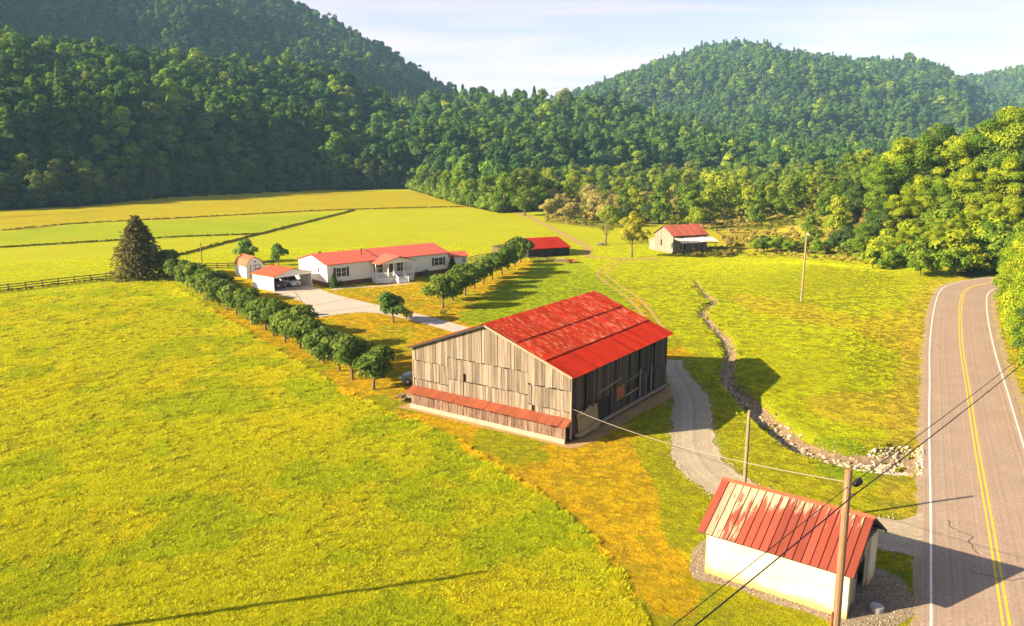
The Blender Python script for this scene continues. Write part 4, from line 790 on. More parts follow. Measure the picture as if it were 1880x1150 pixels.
# ------------------------------------------------------------------ cars
def car(loc, rz, paint, label, z=0.05, suv=True):
    o = empty('car', (*loc, z), rz, label, 'car'); Lc, Wc = 4.5, 1.8
    # loft of cross sections along x (front = +x): (x, half width low, half width top, sill z, belt z, top z)
    sec = [(-2.22,.70,.60,.42,.80,.82),(-2.1,.84,.78,.30,.92,1.0),(-1.5,.88,.80,.26,.95,1.02),(-.6,.90,.82,.24,.96,1.03),(.6,.90,.82,.24,.95,1.02),(1.2,.89,.78,.26,.92,.98),(1.9,.85,.72,.30,.80,.86),(2.2,.74,.62,.38,.66,.70)]
    m = MB(); n = 8
    for x, a, b, z0, z1, z2 in sec: m.v += [(x,-a*.92,z0),(x,-a,z0+.2),(x,-a,z1-.06),(x,-b,z2),(x,b,z2),(x,a,z1-.06),(x,a,z0+.2),(x,a*.92,z0)]
    for i in range(len(sec)-1):
        for k in range(n): m.f.append((i*n+k, i*n+(k+1) % n, (i+1)*n+(k+1) % n, (i+1)*n+k))
    m.f.append(tuple(range(n))); m.f.append(tuple((len(sec)-1)*n+k for k in range(n)))
    m.build('body', M[paint], o, bevel=0.012, smooth=False)
    top = 1.68 if suv else 1.45; x0, x1, x2, x3 = (-2.05,-1.75,.35,1.15) if suv else (-1.7,-.95,.3,1.1)
    g = MB(); g.prism([(x0,.98),(x3,.96),(x2,top-.06),(x1,top-.06)], 'y', -.74, .74); gl = g.build('cabin_glass', M['glass'], o, bevel=0.03)
    MB().prism([(x1-.08,top-.1),(x2+.06,top-.1),(x2-.05,top),(x1+.05,top)], 'y', -.70, .70).build('roof', M[paint], o, bevel=0.02)
    for s in (-1, 1):
        for a, b in (((x0+.02,.98),(x1,top-.06)),((x3-.02,.96),(x2,top-.06)),((-.55,.98),(-.5,top-.06))): MB().bar((a[0],s*.755,a[1]),(b[0],s*.735,b[1]),.05,.08).build('pillar', M[paint], gl)
        MB().box(1.98,2.2,s*.62-.17,s*.62+.17,.60,.74).build('headlight', M['lamp_glass'], o, bevel=0.02); MB().box(.85,1.0,s*.93-.1,s*.93+.1,1.0,1.13).build('mirror', M[paint], o)
        for x in (-1.35, 1.35):
            w = MB().tube([(0,-.11,0),(0,.11,0)],[.34,.34],18).build('wheel', M['rubber'], o, loc=(x, s*.80, .34)); MB().tube([(0,s*.105,0),(0,s*.125,0)],[.21,.18],12).build('rim', M['metal'], w)
    MB().box(2.1,2.24,-.42,.42,.46,.60).build('grille', M['cable'], o); MB().box(2.12,2.26,-.75,.75,.34,.44).build('bumper', M['trim'] if paint == 'car_white' else M[paint], o, bevel=0.02)
    return o
car(lw(CP, CPR, 4.9, 2.9), CPR-math.pi/2, 'car_white', 'white car parked in the right bay of the carport', .05, True)
car(lw(CP, CPR, 2.0, 2.9), CPR-math.pi/2, 'car_dark', 'dark car parked in the left bay of the carport', .05, False)
car((-8.7, 77.2), math.pi-.15, 'car_blue', 'blue grey car standing behind the left end of the big barn', .02, True)

# ------------------------------------------------------------------ odds and ends
def heap(name, x, y, n, L_, mat, label, cat, part):
    o = empty(name, (x, y, hz(x, y)), 0, label, cat)
    for k in range(n):
        a = random.uniform(0, math.pi); l_ = L_*random.uniform(.5,1); cx, cy = random.uniform(-.7,.7), random.uniform(-.5,.5); z = random.uniform(.08,.45)
        MB().bar((cx-math.cos(a)*l_/2, cy-math.sin(a)*l_/2, z+random.uniform(-.1,.3)),(cx+math.cos(a)*l_/2, cy+math.sin(a)*l_/2, z+random.uniform(-.1,.3)),random.uniform(.12,.25),.07).build(part, M[mat], o)
heap('scrap_heap', 11.9, 160.2, 16, 2.2, 'rust', 'rusty brown scrap heap beside the low barn fence', 'heap', 'board')
heap('log_pile', 20.8, 189.0, 14, 2.8, 'greywood', 'heap of old boards at the foot of the gnarled tree', 'heap', 'board')
heap('plank_pile', *lw(BARN, BARN_R, -18.1, .9), 12, 2.0, 'beam', 'small pile of boards at the left corner of the big barn', 'heap', 'board')
mk = empty('road_marker', (40.2, 77.9, 0), 0, 'short reflector post on the left verge of the road', 'marker'); MB().box(-.05,.05,-.02,.02,0,1.0).build('post', M['metal'], mk); MB().box(-.07,.07,-.04,-.02,.75,.95).build('reflector', M['yellow'], mk)
pool = empty('covered_pool', (*lw(HOUSE, HR_, -3.2, 11.2), 0), HR_, 'pale blue covered tub behind the carport and house', 'pool')
MB().tube([(0,0,0),(0,0,.9)],[1.5,1.5],20).build('wall', M['trim'], pool); MB().tube([(0,0,.9),(0,0,1.0),(0,0,1.1)],[1.55,1.5,.7],20).build('cover', M['blue_tarp'], pool)

# ------------------------------------------------------------------ vegetation: shapes
def rand_dirs(r, n):
    v = r.normal(size=(n, 3)); return v/np.linalg.norm(v, axis=1)[:, None]
def leaf_cloud(name, blobs, n, size, mat, seed, up=0.10, shell=(0.84, 1.06), jit=0.5):
    """n leaf-sized faces spread through ellipsoid clumps (x, y, z, r, rz), each clump with a tint of its own."""
    r = np.random.default_rng(seed); B = np.array(blobs, float); wgt = B[:, 3]**2; wgt /= wgt.sum(); k = r.choice(len(B), n, p=wgt)
    d = rand_dirs(r, n); d[:, 2] = np.where(d[:, 2] < -0.35, -d[:, 2]*0.6, d[:, 2]); d /= np.linalg.norm(d, axis=1)[:, None]
    rad = r.uniform(shell[0], shell[1], n)**1.0*np.where(r.random(n) < 0.10, r.uniform(0.4, 0.9, n), 1.0)
    p = B[k, :3]+d*np.stack([B[k, 3], B[k, 3], B[k, 4]], 1)*rad[:, None]
    nr = d+r.normal(size=(n, 3))*jit*0.6; nr[:, 2] += up; nr /= np.linalg.norm(nr, axis=1)[:, None]
    t = np.cross(nr, rand_dirs(r, n)); t /= np.linalg.norm(t, axis=1)[:, None]; b = np.cross(nr, t); s = size*r.uniform(0.55, 1.35, n)
    t = t*(s*0.62)[:, None]; b = b*(s*0.42)[:, None]; bend = nr*(s*0.15)[:, None]
    v = np.stack([p-t, p-b+bend, p+t, p+b+bend], 1).reshape(-1, 3); f = np.arange(4*n).reshape(-1, 4)
    me = np_mesh(name, v, f, mat); bt = r.random(len(B)); tint = np.clip(bt[k]*0.6+r.random(n)*0.55-0.05, 0, 1)
    a = me.attributes.new('tint', 'FLOAT', 'FACE'); a.data.foreach_set('value', tint.astype(np.float32)); return me
def branchy(name, H, base_r, tips, mat, seed, fork=0.35, wob=0.12, n=7):
    r = random.Random(seed); m = MB(); top = Vector((r.uniform(-.1,.1)*H*.3, r.uniform(-.1,.1)*H*.3, H))
    tr = [Vector((0,0,-.25)), Vector((0,0,.1*H)), top*.35+Vector((r.uniform(-wob,wob), r.uniform(-wob,wob), 0))*H*.2, top*.7, top]
    m.tube(tr, [base_r*1.25, base_r, base_r*.8, base_r*.5, base_r*.15], n)
    for t in tips:
        t = Vector(t); s = top*min(.92, max(fork, (t.z/H)*r.uniform(.45,.7))); mid = s.lerp(t, .5)+Vector((0,0,-.04*H)); q = base_r*r.uniform(.28,.45)
        m.tube([s, mid, t], [q, q*.6, q*.15], 5, cap=False)
    return m.mesh(name, mat, smooth=True)
def round_tree(name, H, r, seed, nblob, leaves, leaf, mat, bark, low=0.3, flat=1.0, lean=0.0, blob=(0.34,0.5), rb=0.028):
    """broadleaf: trunk, limbs and clumps inside an uneven envelope; returns (trunk mesh, crown mesh)."""
    q = np.random.default_rng(seed); blobs = []; cz = H*(low+1)/2; hz_ = H*(1-low)/2
    for k in range(nblob):
        d = rand_dirs(q, 1)[0]; f = q.uniform(0.45, 0.82); br = r*q.uniform(*blob); env = 1.0+0.18*math.sin(3*math.atan2(d[1], d[0])+seed)
        taper = 1.0-0.25*max(0, d[2]); blobs.append((d[0]*r*f*env*taper+lean*d[2], d[1]*r*f*env*taper, cz+d[2]*(hz_-br*.55)*min(1, f+.2), br, br*q.uniform(.7,.95)*flat))
    blobs.append((0, 0, cz, r*.5, hz_*.55))
    tips = [b[:3] for b in blobs[:min(nblob, 9)]]
    return branchy(name+'_trunk', H*.72, H*rb, tips, bark, seed), leaf_cloud(name+'_crown', blobs, leaves, leaf, mat, seed)
def spire_tree(name, H, r, seed, leaves, leaf, mat, bark, low=0.1, power=1.0, droop=0.25):
    """conifer: drooping whorls round a straight stem."""
    q = np.random.default_rng(seed); n = leaves; t = q.random(n)**0.75; z = H*(low+(1-low)*t); wh = np.round(z/(H*.055))*(H*.055)+q.normal(size=n)*H*.010
    az_id = q.integers(0, 9, n); a = az_id*2*math.pi/9+wh*1.7+q.normal(size=n)*.16; env = r*(1-t)**power*(0.62+0.5*np.sin(az_id*2.3+wh*3.1)**2)+.12; f = np.sqrt(q.random(n)); rr = env*f
    p = np.stack([rr*np.cos(a), rr*np.sin(a), wh-rr*droop+q.normal(size=n)*.06*r], 1)
    nr = np.stack([np.cos(a)*.5, np.sin(a)*.5, np.full(n, .8)], 1)+q.normal(size=(n, 3))*.45; nr /= np.linalg.norm(nr, axis=1)[:, None]
    tt = np.stack([np.cos(a), np.sin(a), np.full(n, -droop)], 1)+q.normal(size=(n, 3))*.3; tt -= nr*(tt*nr).sum(1)[:, None]; tt /= np.linalg.norm(tt, axis=1)[:, None]; b = np.cross(nr, tt); s = leaf*q.uniform(.6,1.3,n)
    v = np.stack([p-tt*(s*.7)[:, None], p-b*(s*.3)[:, None], p+tt*(s*.7)[:, None], p+b*(s*.3)[:, None]], 1).reshape(-1, 3)
    me = np_mesh(name+'_crown', v, np.arange(4*n).reshape(-1, 4), mat); at_ = me.attributes.new('tint', 'FLOAT', 'FACE'); at_.data.foreach_set('value', np.clip(q.random(n)*.6+.2*np.sin(wh*5)+.2, 0, 1).astype(np.float32))
    return MB().tube([(0,0,-.3),(0,0,H*.5),(0,0,H*.97)], [H*.022, H*.014, .02], 7).mesh(name+'_trunk', bark, smooth=True), me
def place(name, protos, x, y, s, col, label, cat='tree', group=None, z=None, sz=None, rz=None):
    tm, cm = protos; o = empty(name, (x, y, (hz(x, y) if z is None else z)), random.uniform(0, 6.28) if rz is None else rz, label, cat, group); o.scale = (s, s, (sz or s))
    t = link('trunk', tm, o); c = link('crown', cm, o); j = random.uniform(.9, 1.1); c.color = (col[0]*j, col[1]*j, col[2]*j, 1); return o
L, LI, BK = M['leaf'], M['leaf_i'], M['bark']

# orchard rows beside the drive ------------------------------------------------
orch = [round_tree('orchard', 4.5, 2.45, 100+k, 19, 2900, .32, L, BK, low=.14, blob=(.30,.44), rb=.034) for k in range(4)]
A0, A1 = np.array(un(306,505)), np.array(un(682,714)); NA = 23
for k in range(NA):
    t = k/(NA-1); p = A0+(A1-A0)*t+rng.normal(size=2)*.18; s = .84+.28*random.random()
    place('orchard_tree', orch[k % 4], p[0], p[1], s, (0.062,0.088,0.017), f'round leafy fruit tree, {ordinal(NA-k)} from the barn in the long orchard row', group='long orchard row')
B0, B1 = np.array(un(811,566)), np.array(un(957,482)); NB = 10
for k in range(NB):
    t = k/(NB-1); p = B0+(B1-B0)*(t**1.0)+rng.normal(size=2)*.2; s = .92+.24*random.random()
    place('orchard_tree', orch[(k+1) % 4], p[0], p[1], s*(1.25 if k == NB-1 else 1), (0.062,0.09,0.016), f'round leafy fruit tree, {ordinal(k+1)} in the short row right of the house', group='short orchard row')
p = un(722,592); place('orchard_tree', orch[2], p[0], p[1], .98, (0.05,0.085,0.018), 'single round fruit tree standing beside the concrete driveway', group=None)
# bushes round the house
bush = [round_tree('bush', 1.6, 1.0, 140+k, 9, 1100, .16, L, BK, low=.05, blob=(.4,.55), rb=.03) for k in range(2)]
conebush = spire_tree('conebush', 2.6, 1.0, 151, 1500, .22, L, BK, low=.03, power=.8)
p = un(746,586); place('shrub', bush[0], p[0], p[1], 1.0, (0.16,0.15,0.02), 'low yellowish shrub at the foot of the single fruit tree', 'shrub')
p = un(812,579); place('shrub', bush[1], p[0], p[1], .55, (0.18,0.16,0.03), 'small pale shrub on the lawn before the short orchard row', 'shrub')
x_, y_ = lw(HOUSE, HR_, .6, -1.1); place('cone_shrub', conebush, x_, y_, .9, (0.045,0.07,0.015), 'dark pointed evergreen shrub at the left front corner of the house', 'shrub')
x_, y_ = lw(HOUSE, HR_, 1.9, -1.0); place('shrub', bush[0], x_, y_, .7, (0.05,0.07,0.015), 'low dark bush under the left front window', 'shrub')
x_, y_ = lw(HOUSE, HR_, 24.6, -.9); place('cone_shrub', conebush, x_, y_, 1.15, (0.03,0.05,0.013), 'dark pointed evergreen shrub at the right front corner of the house', 'shrub')
x_, y_ = lw(HOUSE, HR_, 18.6, -1.2); place('shrub', bush[1], x_, y_, .8, (0.07,0.09,0.015), 'low green bush right of the front porch', 'shrub')
feather = [round_tree('feather', 4.2, 2.2, 160+k, 12, 1500, .34, L, BK, low=.15, blob=(.3,.45), rb=.025) for k in range(2)]
x_, y_ = un(455,482); place('small_tree', feather[0], x_, y_, 1.15, (0.07,0.11,0.02), 'green small tree growing behind the garden shed')
x_, y_ = un(511,487); place('small_tree', feather[1], x_, y_, .95, (0.06,0.10,0.02), 'green small tree between the garden shed and the house')
# big spruce by the fence
spruce = spire_tree('spruce', 10.2, 5.6, 170, 9000, .55, L, BK, low=.02, power=.66, droop=.12)
x_, y_ = un(258,512); place('spruce_tree', spruce, x_, y_, 1.0, (0.07,0.065,0.022), 'broad dark spruce at the corner of the rail fence', rz=.4)
# tree by the cabin, gnarled tree, large tree at the field edge
airy = [round_tree('airy', 9.5, 3.7, 180+k, 20, 4200, .30, L, BK, low=.2, blob=(.22,.36), rb=.02) for k in range(2)]
place('field_tree', airy[0], 24.9, 168.6, 1.05, (0.17,0.16,0.018), 'yellow green slender tree standing left of the old cabin')
gn = round_tree('gnarled', 9.5, 3.9, 191, 16, 700, .34, L, BK, low=.3, blob=(.16,.26), rb=.03)
place('gnarled_tree', gn, 22.0, 191.5, .82, (0.08,0.09,0.02), 'gnarled half bare tree above the heap of boards')
# right bank, brush, forest edges ------------------------------------------------
big = [round_tree('big', 17.0, 6.2, 200+k, 44, 15000, .33, L, BK, low=-.02, blob=(.20,.36), rb=.02) for k in range(4)]
edge = [round_tree('edge', 14.5, 5.0, 220+k, 28, 2800, .62, L, BK, low=-.03, blob=(.26,.42), rb=.02) for k in range(4)]
colm = [round_tree('column', 15.5, 3.7, 240+k, 28, 2500, .58, L, BK, low=-.02, blob=(.34,.5), rb=.017) for k in range(3)]
brsh = [round_tree('brush', 5.6, 3.0, 260+k, 18, 2000, .36, L, BK, low=.03, blob=(.26,.42), rb=.022) for k in range(4)]
pine = [spire_tree('pine', 15.0, 3.2, 280+k, 1800, .95, L, BK, low=.08, power=.8) for k in range(2)]
right = []                                             # x, y, scale, variant, hue (0 yellow, 1 mid, 2 dark)
q_ = random.Random(31)
for px, y, hgt in ((1640,152,6),(1672,154,7),(1705,155,6),(1738,153,7),(1768,153,7.5),(1800,154,8),(1835,154,8),(1868,155,9),
                   (1600,168,6.5),(1632,172,9),(1665,170,11),(1700,172,12),(1735,170,11.5),(1775,168,12),(1815,166,12),(1855,165,14),(1890,166,14),
                   (1625,198,13),(1655,203,16.5),(1690,200,19),(1722,204,18.5),(1755,198,16),(1790,200,17),(1830,198,20),(1868,196,22),(1905,198,21),
                   (1580,205,9),(1610,225,13),(1560,228,9),(1660,232,16),(1720,238,17),(1790,235,17)):
    right.append(((px-940)/1532*y, y, hgt/17*q_.uniform(.92,1.08), q_.randrange(4), 0 if q_.random() < .58 else 1 if q_.random() < .75 else 2))
for y, off, hgt in ((65,3.9,5.5),(68,4.2,6.5),(71,4.0,6.5),(75,4.5,7.5),(79,4.0,7.5),(83,4.4,8.5),(87,4.2,9),(91,4.6,9.5),(73,8.5,9),(79,9,11),(95,4.2,10),(99,4.8,10.5),(103.5,4.4,10.5),(108,4.6,11),(112.5,4.8,10),(117,5.2,11),(122,5.2,11),(127,5.6,11),(132,6,11),
                   (84,9.5,11),(92,10,13),(100,10.5,14),(108,11,15),(116,11,16),(124,11.5,16),(133,12,15)):
    right.append((float(np.interp(y, ROAD[:,1], ROAD[:,0]))+2.2+off, y-2, hgt/17*q_.uniform(.92,1.08), q_.randrange(4), 0 if q_.random() < .4 else 1 if q_.random() < .85 else 2))
HUES = [(0.122,0.152,0.009), (0.075,0.115,0.011), (0.035,0.062,0.014)]
for px, y, s_ in ((1622,151,.9),(1650,149,.8),(1684,150,.9),(1712,149,.85),(1742,149,.95),(1765,148,.9),(1788,149.5,1.0),(1690,160,1.2),(1755,158,1.3),(1642,160,1.1),(1720,162,1.3),(1815,152,1.2),(1850,152,1.3)):
    right.append(((px-940)/1532*y, y, s_, 4+q_.randrange(4), 0 if q_.random() < .5 else 1))
for x, y, s_ in ((71.5,141.5,.7),(75,142.6,.85),(78.6,143.6,.95),(82.2,144.6,1.0),(86,145.4,1.1),(90,146.2,1.2),(94,147.2,1.2),(80,147,1.3),(87,149,1.4)):    # hedge outside the bend
    right.append((x, y, s_, 4+q_.randrange(4), 0 if q_.random() < .4 else 1))
hue_word = ['yellow green', 'mid green', 'dark green']
right.sort(key=lambda q: q[0]/q[1])
for k, (x, y, s, kd, hu) in enumerate(right):
    place('roadside_tree', (big+brsh)[kd], x, y, s*random.uniform(.95,1.05), HUES[hu], f'{hue_word[hu]} leafy tree, {ordinal(k+1)} from the left in the thick growth right of the road', group='trees right of the road')
def scatter_min(poly, dmin, seed, tries=6000):
    q = random.Random(seed); P = np.array(poly); lo, hi = P.min(0), P.max(0); out = []
    for _ in range(tries):
        x, y = q.uniform(lo[0], hi[0]), q.uniform(lo[1], hi[1])
        if not inside(poly, np.array([x]), np.array([y]))[0]: continue
        d = dmin*(.75+.5*fbm(x/30, y/30, 55))
        if all((x-a)**2+(y-b)**2 > d*d for a, b in out): out.append((x, y))
    return out
def clear_of(x, y):
    """keep cabin, lane and meadow free."""
    if math.hypot(x-38.5, y-177) < 9.5 or math.hypot(x-24, y-169) < 4: return False
    if inside(W((1300,425),(1470,415),(1520,445),(1430,466),(1310,470)), np.array([x]), np.array([y]))[0]: return False
    return poly_dist(ROAD[::4], np.array([x]), np.array([y]))[0][0] > 7
brush_pts = [p for p in scatter_min(BRUSHZONE, 9.4, 5) if clear_of(*p)]
brush_pts.sort(key=lambda q: q[0]/q[1]); 
for k, (x, y) in enumerate(brush_pts):
    px = 940+1532*x/y; back = y > 235; tan_ = fbm(x/22, y/22, 61); q = random.random()
    if px < 1260 and 190 < y < 330 and tan_ > .42: col, wd = (0.15,0.135,0.042), 'tan dry'
    elif q < .16: col, wd = (0.03,0.05,0.015), 'dark green'
    elif q < .55: col, wd = (0.115,0.142,0.011), 'yellow green'
    else: col, wd = (0.065,0.098,0.012), 'mid green'
    if back and q > .25 and wd != 'tan dry': pr_, s = edge[k % 4], random.uniform(.55,.9)
    elif px > 1500 and q > .5: pr_, s = edge[k % 4], random.uniform(.5,.75)
    else: pr_, s = brsh[k % 4], random.uniform(.8,1.5)*(.75 if y < 185 else 1)
    place('brush_tree', pr_, x, y, s, col, f'{wd} bushy growth, {ordinal(k+1)} from the left in the brush behind the old cabin', group='brush behind the cabin')
for k, (px, py, s, hu) in enumerate([(1385,470,.55,1),(1402,468,.7,2),(1425,470,.65,1),(1448,472,.6,1),(1500,474,.6,1),(1530,472,.7,2),(1560,478,.6,1),(1595,482,.5,0),(1630,485,.6,1),(1660,486,.55,0),(1690,487,.5,1),(1720,488,.6,0),(1750,489,.7,1)]):
    x, y = un(px, py); y += 6; x += 6*x/y; place('meadow_bush', brsh[k % 4], x, y, s, HUES[hu], f'{hue_word[hu]} bush, {ordinal(k+1)} from the left along the top of the grassy slope', 'shrub', 'bushes along the slope')

# forest: jittered grid over all wooded ground that the picture can see --------------
def forest_points(step, rmin, rmax, seed):
    q = np.random.default_rng(seed); n = int(2*rmax/step); gx_, gy_ = np.meshgrid(np.arange(-rmax, rmax, step), np.arange(60, rmax, step)); gx_ = gx_+((np.arange(gx_.shape[0]) % 2)*step/2)[:, None]
    x = gx_.ravel()+q.uniform(-.38,.38,gx_.size)*step; y = gy_.ravel()+q.uniform(-.38,.38,gx_.size)*step; r = np.hypot(x, y); a = np.degrees(np.arctan2(x, y))
    m = (r > rmin) & (r < rmax) & (np.abs(a) < 37) & ~inside(OPEN, x, y); return x[m], y[m]
az_b = np.radians(np.linspace(-38, 38, 400)); r_b = np.concatenate([np.arange(200, 900, 8), np.arange(900, 2700, 20)]); AB, RB = np.meshgrid(az_b, r_b, indexing='ij'); xb, yb = RB*np.sin(AB), RB*np.cos(AB)
HB = height(xb, yb); can = np.where(inside(OPEN, xb, yb), 0, 9.0); el = (HB+can-CAM_H)/RB; run_max = np.maximum.accumulate(el, axis=1); run_max = np.concatenate([np.full((len(az_b), 1), -9.0), run_max[:, :-1]], 1)
def visible(x, y, z, top):
    r = np.hypot(x, y); a = np.arctan2(x, y); i = np.clip(((a-az_b[0])/(az_b[1]-az_b[0])).round().astype(int), 0, len(az_b)-1); j = np.clip(np.searchsorted(r_b, r-25)-1, 0, len(r_b)-1)
    return (z+top-CAM_H)/r > run_max[i, j]-0.001
fx, fy, fs = [], [], []
for step, r0, r1, sd in ((7.6, 150, 700, 1), (8.4, 700, 1150, 2), (9.6, 1150, 2500, 3)):
    x, y = forest_points(step, r0, r1, sd); fx.append(x); fy.append(y); fs.append(np.full(len(x), step))
fx, fy, fs = map(np.concatenate, (fx, fy, fs)); fz = height(fx, fy); keep = visible(fx, fy, fz, 17.0); fx, fy, fz, fs = fx[keep], fy[keep], fz[keep], fs[keep]
de, _ = poly_dist(OPEN_EDGE, fx, fy); px_ = 940+1532*fx/fy
edge_m = (de < 13) & (px_ > -20) & (px_ < 1640)
ei = np.where(edge_m)[0]; ei = ei[np.argsort(px_[ei])]
left_n = mid_n = 0
for n_, i in enumerate(ei):
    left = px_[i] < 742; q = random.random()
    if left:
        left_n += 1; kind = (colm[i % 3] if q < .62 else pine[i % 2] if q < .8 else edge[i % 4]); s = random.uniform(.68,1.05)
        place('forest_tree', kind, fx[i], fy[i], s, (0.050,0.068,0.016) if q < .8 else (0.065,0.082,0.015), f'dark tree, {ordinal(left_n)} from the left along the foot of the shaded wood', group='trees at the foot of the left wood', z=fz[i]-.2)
    else:
        mid_n += 1; s = random.uniform(.6,.98); col = HUES[1] if q < .55 else (0.11,0.125,0.013) if q < .8 else (0.05,0.07,0.014)
        place('forest_tree', edge[i % 4], fx[i], fy[i], s, col, f'leafy tree, {ordinal(mid_n)} from the left along the wood edge behind the back field', group='trees at the edge of the middle wood', z=fz[i]-.2)
place('edge_tree', big[1], 4.2, 270.0, 1.0, (0.06,0.082,0.014), 'tall dark rounded tree at the right corner of the back field')
rest = np.where(~edge_m)[0]; fx, fy, fz, fs = fx[rest], fy[rest], fz[rest], fs[rest]

# scattering by geometry nodes --------------------------------------------------------
def scatter(name, pts, rz, sc, idx, col, meshes, label, tilt=None):
    """one object of kind stuff: the points carry rotation, size, variant and colour."""
    coll = bpy.data.collections.new(name+'_variants')
    for k, me in enumerate(meshes): coll.objects.link(bpy.data.objects.new(f'{name}_variant_{k:02d}', me))
    me = bpy.data.meshes.new(name); me.vertices.add(len(pts)); me.vertices.foreach_set('co', np.asarray(pts, np.float32).ravel())
    def put(nm, ty, arr, key): a = me.attributes.new(nm, ty, 'POINT'); a.data.foreach_set(key, arr)
    n = len(pts); rot = np.zeros((n, 3), np.float32); rot[:, 2] = rz
    if tilt is not None: rot[:, :2] = tilt
    put('rot', 'FLOAT_VECTOR', rot.ravel(), 'vector'); put('sc', 'FLOAT_VECTOR', np.asarray(sc, np.float32).ravel(), 'vector'); put('idx', 'INT', np.asarray(idx, np.int32), 'value')
    put('col', 'FLOAT_COLOR', np.concatenate([np.asarray(col), np.ones((n, 1))], 1).astype(np.float32).ravel(), 'color')
    o = link(name, me); tag(o, label, kind='stuff')
    ng = bpy.data.node_groups.new(name+'_scatter', 'GeometryNodeTree'); ng.interface.new_socket('Geometry', in_out='INPUT', socket_type='NodeSocketGeometry'); ng.interface.new_socket('Geometry', in_out='OUTPUT', socket_type='NodeSocketGeometry')
    gi, go = ng.nodes.new('NodeGroupInput'), ng.nodes.new('NodeGroupOutput'); ip = ng.nodes.new('GeometryNodeInstanceOnPoints'); ci = ng.nodes.new('GeometryNodeCollectionInfo')
    ci.inputs['Collection'].default_value = coll; ci.inputs['Separate Children'].default_value = True; ci.inputs['Reset Children'].default_value = True
    def na_(nm, ty): x = ng.nodes.new('GeometryNodeInputNamedAttribute'); x.data_type = ty; x.inputs['Name'].default_value = nm; return x.outputs['Attribute']
    ln = ng.links.new; ln(gi.outputs[0], ip.inputs['Points']); ln(ci.outputs[0], ip.inputs['Instance']); ip.inputs['Pick Instance'].default_value = True
    er = ng.nodes.new('FunctionNodeEulerToRotation'); ln(na_('rot', 'FLOAT_VECTOR'), er.inputs[0]); ln(er.outputs[0], ip.inputs['Rotation'])
    ln(na_('idx', 'INT'), ip.inputs['Instance Index']); ln(na_('sc', 'FLOAT_VECTOR'), ip.inputs['Scale']); ln(ip.outputs[0], go.inputs[0])
    md = o.modifiers.new('scatter', 'NODES'); md.node_group = ng; return o
def joined(tm, cm):
    """trunk and crown of a scattered tree in one mesh."""
    bm = bmesh.new(); bm.from_mesh(cm); n0 = len(bm.faces); bm.from_mesh(tm); bm.faces.ensure_lookup_table()
    for f in bm.faces[n0:]: f.material_index = 1
    me = bpy.data.meshes.new(cm.name+'_full'); bm.to_mesh(me); bm.free(); me.materials.append(cm.materials[0]); me.materials.append(BK); return me
fv = [joined(*round_tree('wood', 14.5, 4.7, 300+k, 16, 1300, 1.0, LI, BK, low=-.02, blob=(.34,.54), rb=.018)) for k in range(5)]
fv += [joined(*spire_tree('woodpine', 16.5, 3.0, 320+k, 900, 1.25, LI, BK, low=.1, power=.75)) for k in range(2)]
n = len(fx); q = rng.random(n); idx = np.where(q < .86, rng.integers(0, 5, n), 5+rng.integers(0, 2, n)); r = np.hypot(fx, fy)
pal = np.array([(0.026,0.052,0.014), (0.038,0.068,0.012), (0.056,0.092,0.010), (0.092,0.125,0.010), (0.080,0.092,0.018)]); pk = np.clip((fbm(fx/60, fy/60, 88)*2.4+rng.normal(size=n)*1.15).astype(int), 0, 4)
col = pal[pk]*rng.uniform(.8,1.2,(n,1)); sc_ = (fs/7.6)*(.5+.85*rng.random(n)**.8); hh_ = sc_*rng.uniform(.75,1.3,n)
hh_ = np.where(fs > 7.5, hh_*.85, hh_)
scatter('hill_forest', np.stack([fx, fy, fz-.4], 1), rng.uniform(0,6.28,n), np.stack([sc_, sc_, hh_], 1), idx, col, fv, 'dense mixed woodland covering the hills and mountains')
print('forest trees', n, 'edge', len(ei), 'brush', len(brush_pts))

# low growth under the wood edges
und = [leaf_cloud('undergrowth', [(random.uniform(-1.6,1.6), random.uniform(-1.6,1.6), .9+1.3*random.random(), 1.1, 1.2) for _ in range(8)], 420, .5, LI, 340+k) for k in range(3)]
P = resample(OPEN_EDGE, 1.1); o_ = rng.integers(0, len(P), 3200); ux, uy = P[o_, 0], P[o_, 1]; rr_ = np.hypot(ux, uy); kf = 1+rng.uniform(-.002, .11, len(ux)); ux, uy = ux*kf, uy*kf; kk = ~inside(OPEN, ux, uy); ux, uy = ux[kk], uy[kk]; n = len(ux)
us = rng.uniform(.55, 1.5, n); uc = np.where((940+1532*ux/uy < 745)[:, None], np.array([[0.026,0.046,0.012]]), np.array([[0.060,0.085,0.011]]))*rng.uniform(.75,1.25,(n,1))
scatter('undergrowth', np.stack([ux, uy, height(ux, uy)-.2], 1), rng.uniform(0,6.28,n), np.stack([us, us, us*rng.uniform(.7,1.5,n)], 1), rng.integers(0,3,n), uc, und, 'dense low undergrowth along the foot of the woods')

# grass tufts -------------------------------------------------------------------------
def tuft(seed, blades, h, w, spread):
    q = np.random.default_rng(seed); a = q.uniform(0, 6.28, blades); rr = spread*np.sqrt(q.random(blades)); b = np.stack([rr*np.cos(a), rr*np.sin(a), np.zeros(blades)], 1); a2 = q.uniform(0, 6.28, blades); s = w*q.uniform(.6,1.3,blades)
    side = np.stack([np.cos(a2), np.sin(a2), np.zeros(blades)], 1)*s[:, None]; ln = np.stack([np.cos(a)*.55+q.normal(size=blades)*.4, np.sin(a)*.55+q.normal(size=blades)*.4, np.full(blades, .62)], 1)*(h*q.uniform(.5,1.2,blades))[:, None]
    v = np.stack([b-side, b+side, b+ln*.6+side*.6, b+ln], 1).reshape(-1, 3); me = np_mesh('tuft', v, np.arange(4*blades).reshape(-1, 4), M['blade_i'])
    t = me.attributes.new('tint', 'FLOAT', 'FACE'); t.data.foreach_set('value', q.random(blades).astype(np.float32)); return me
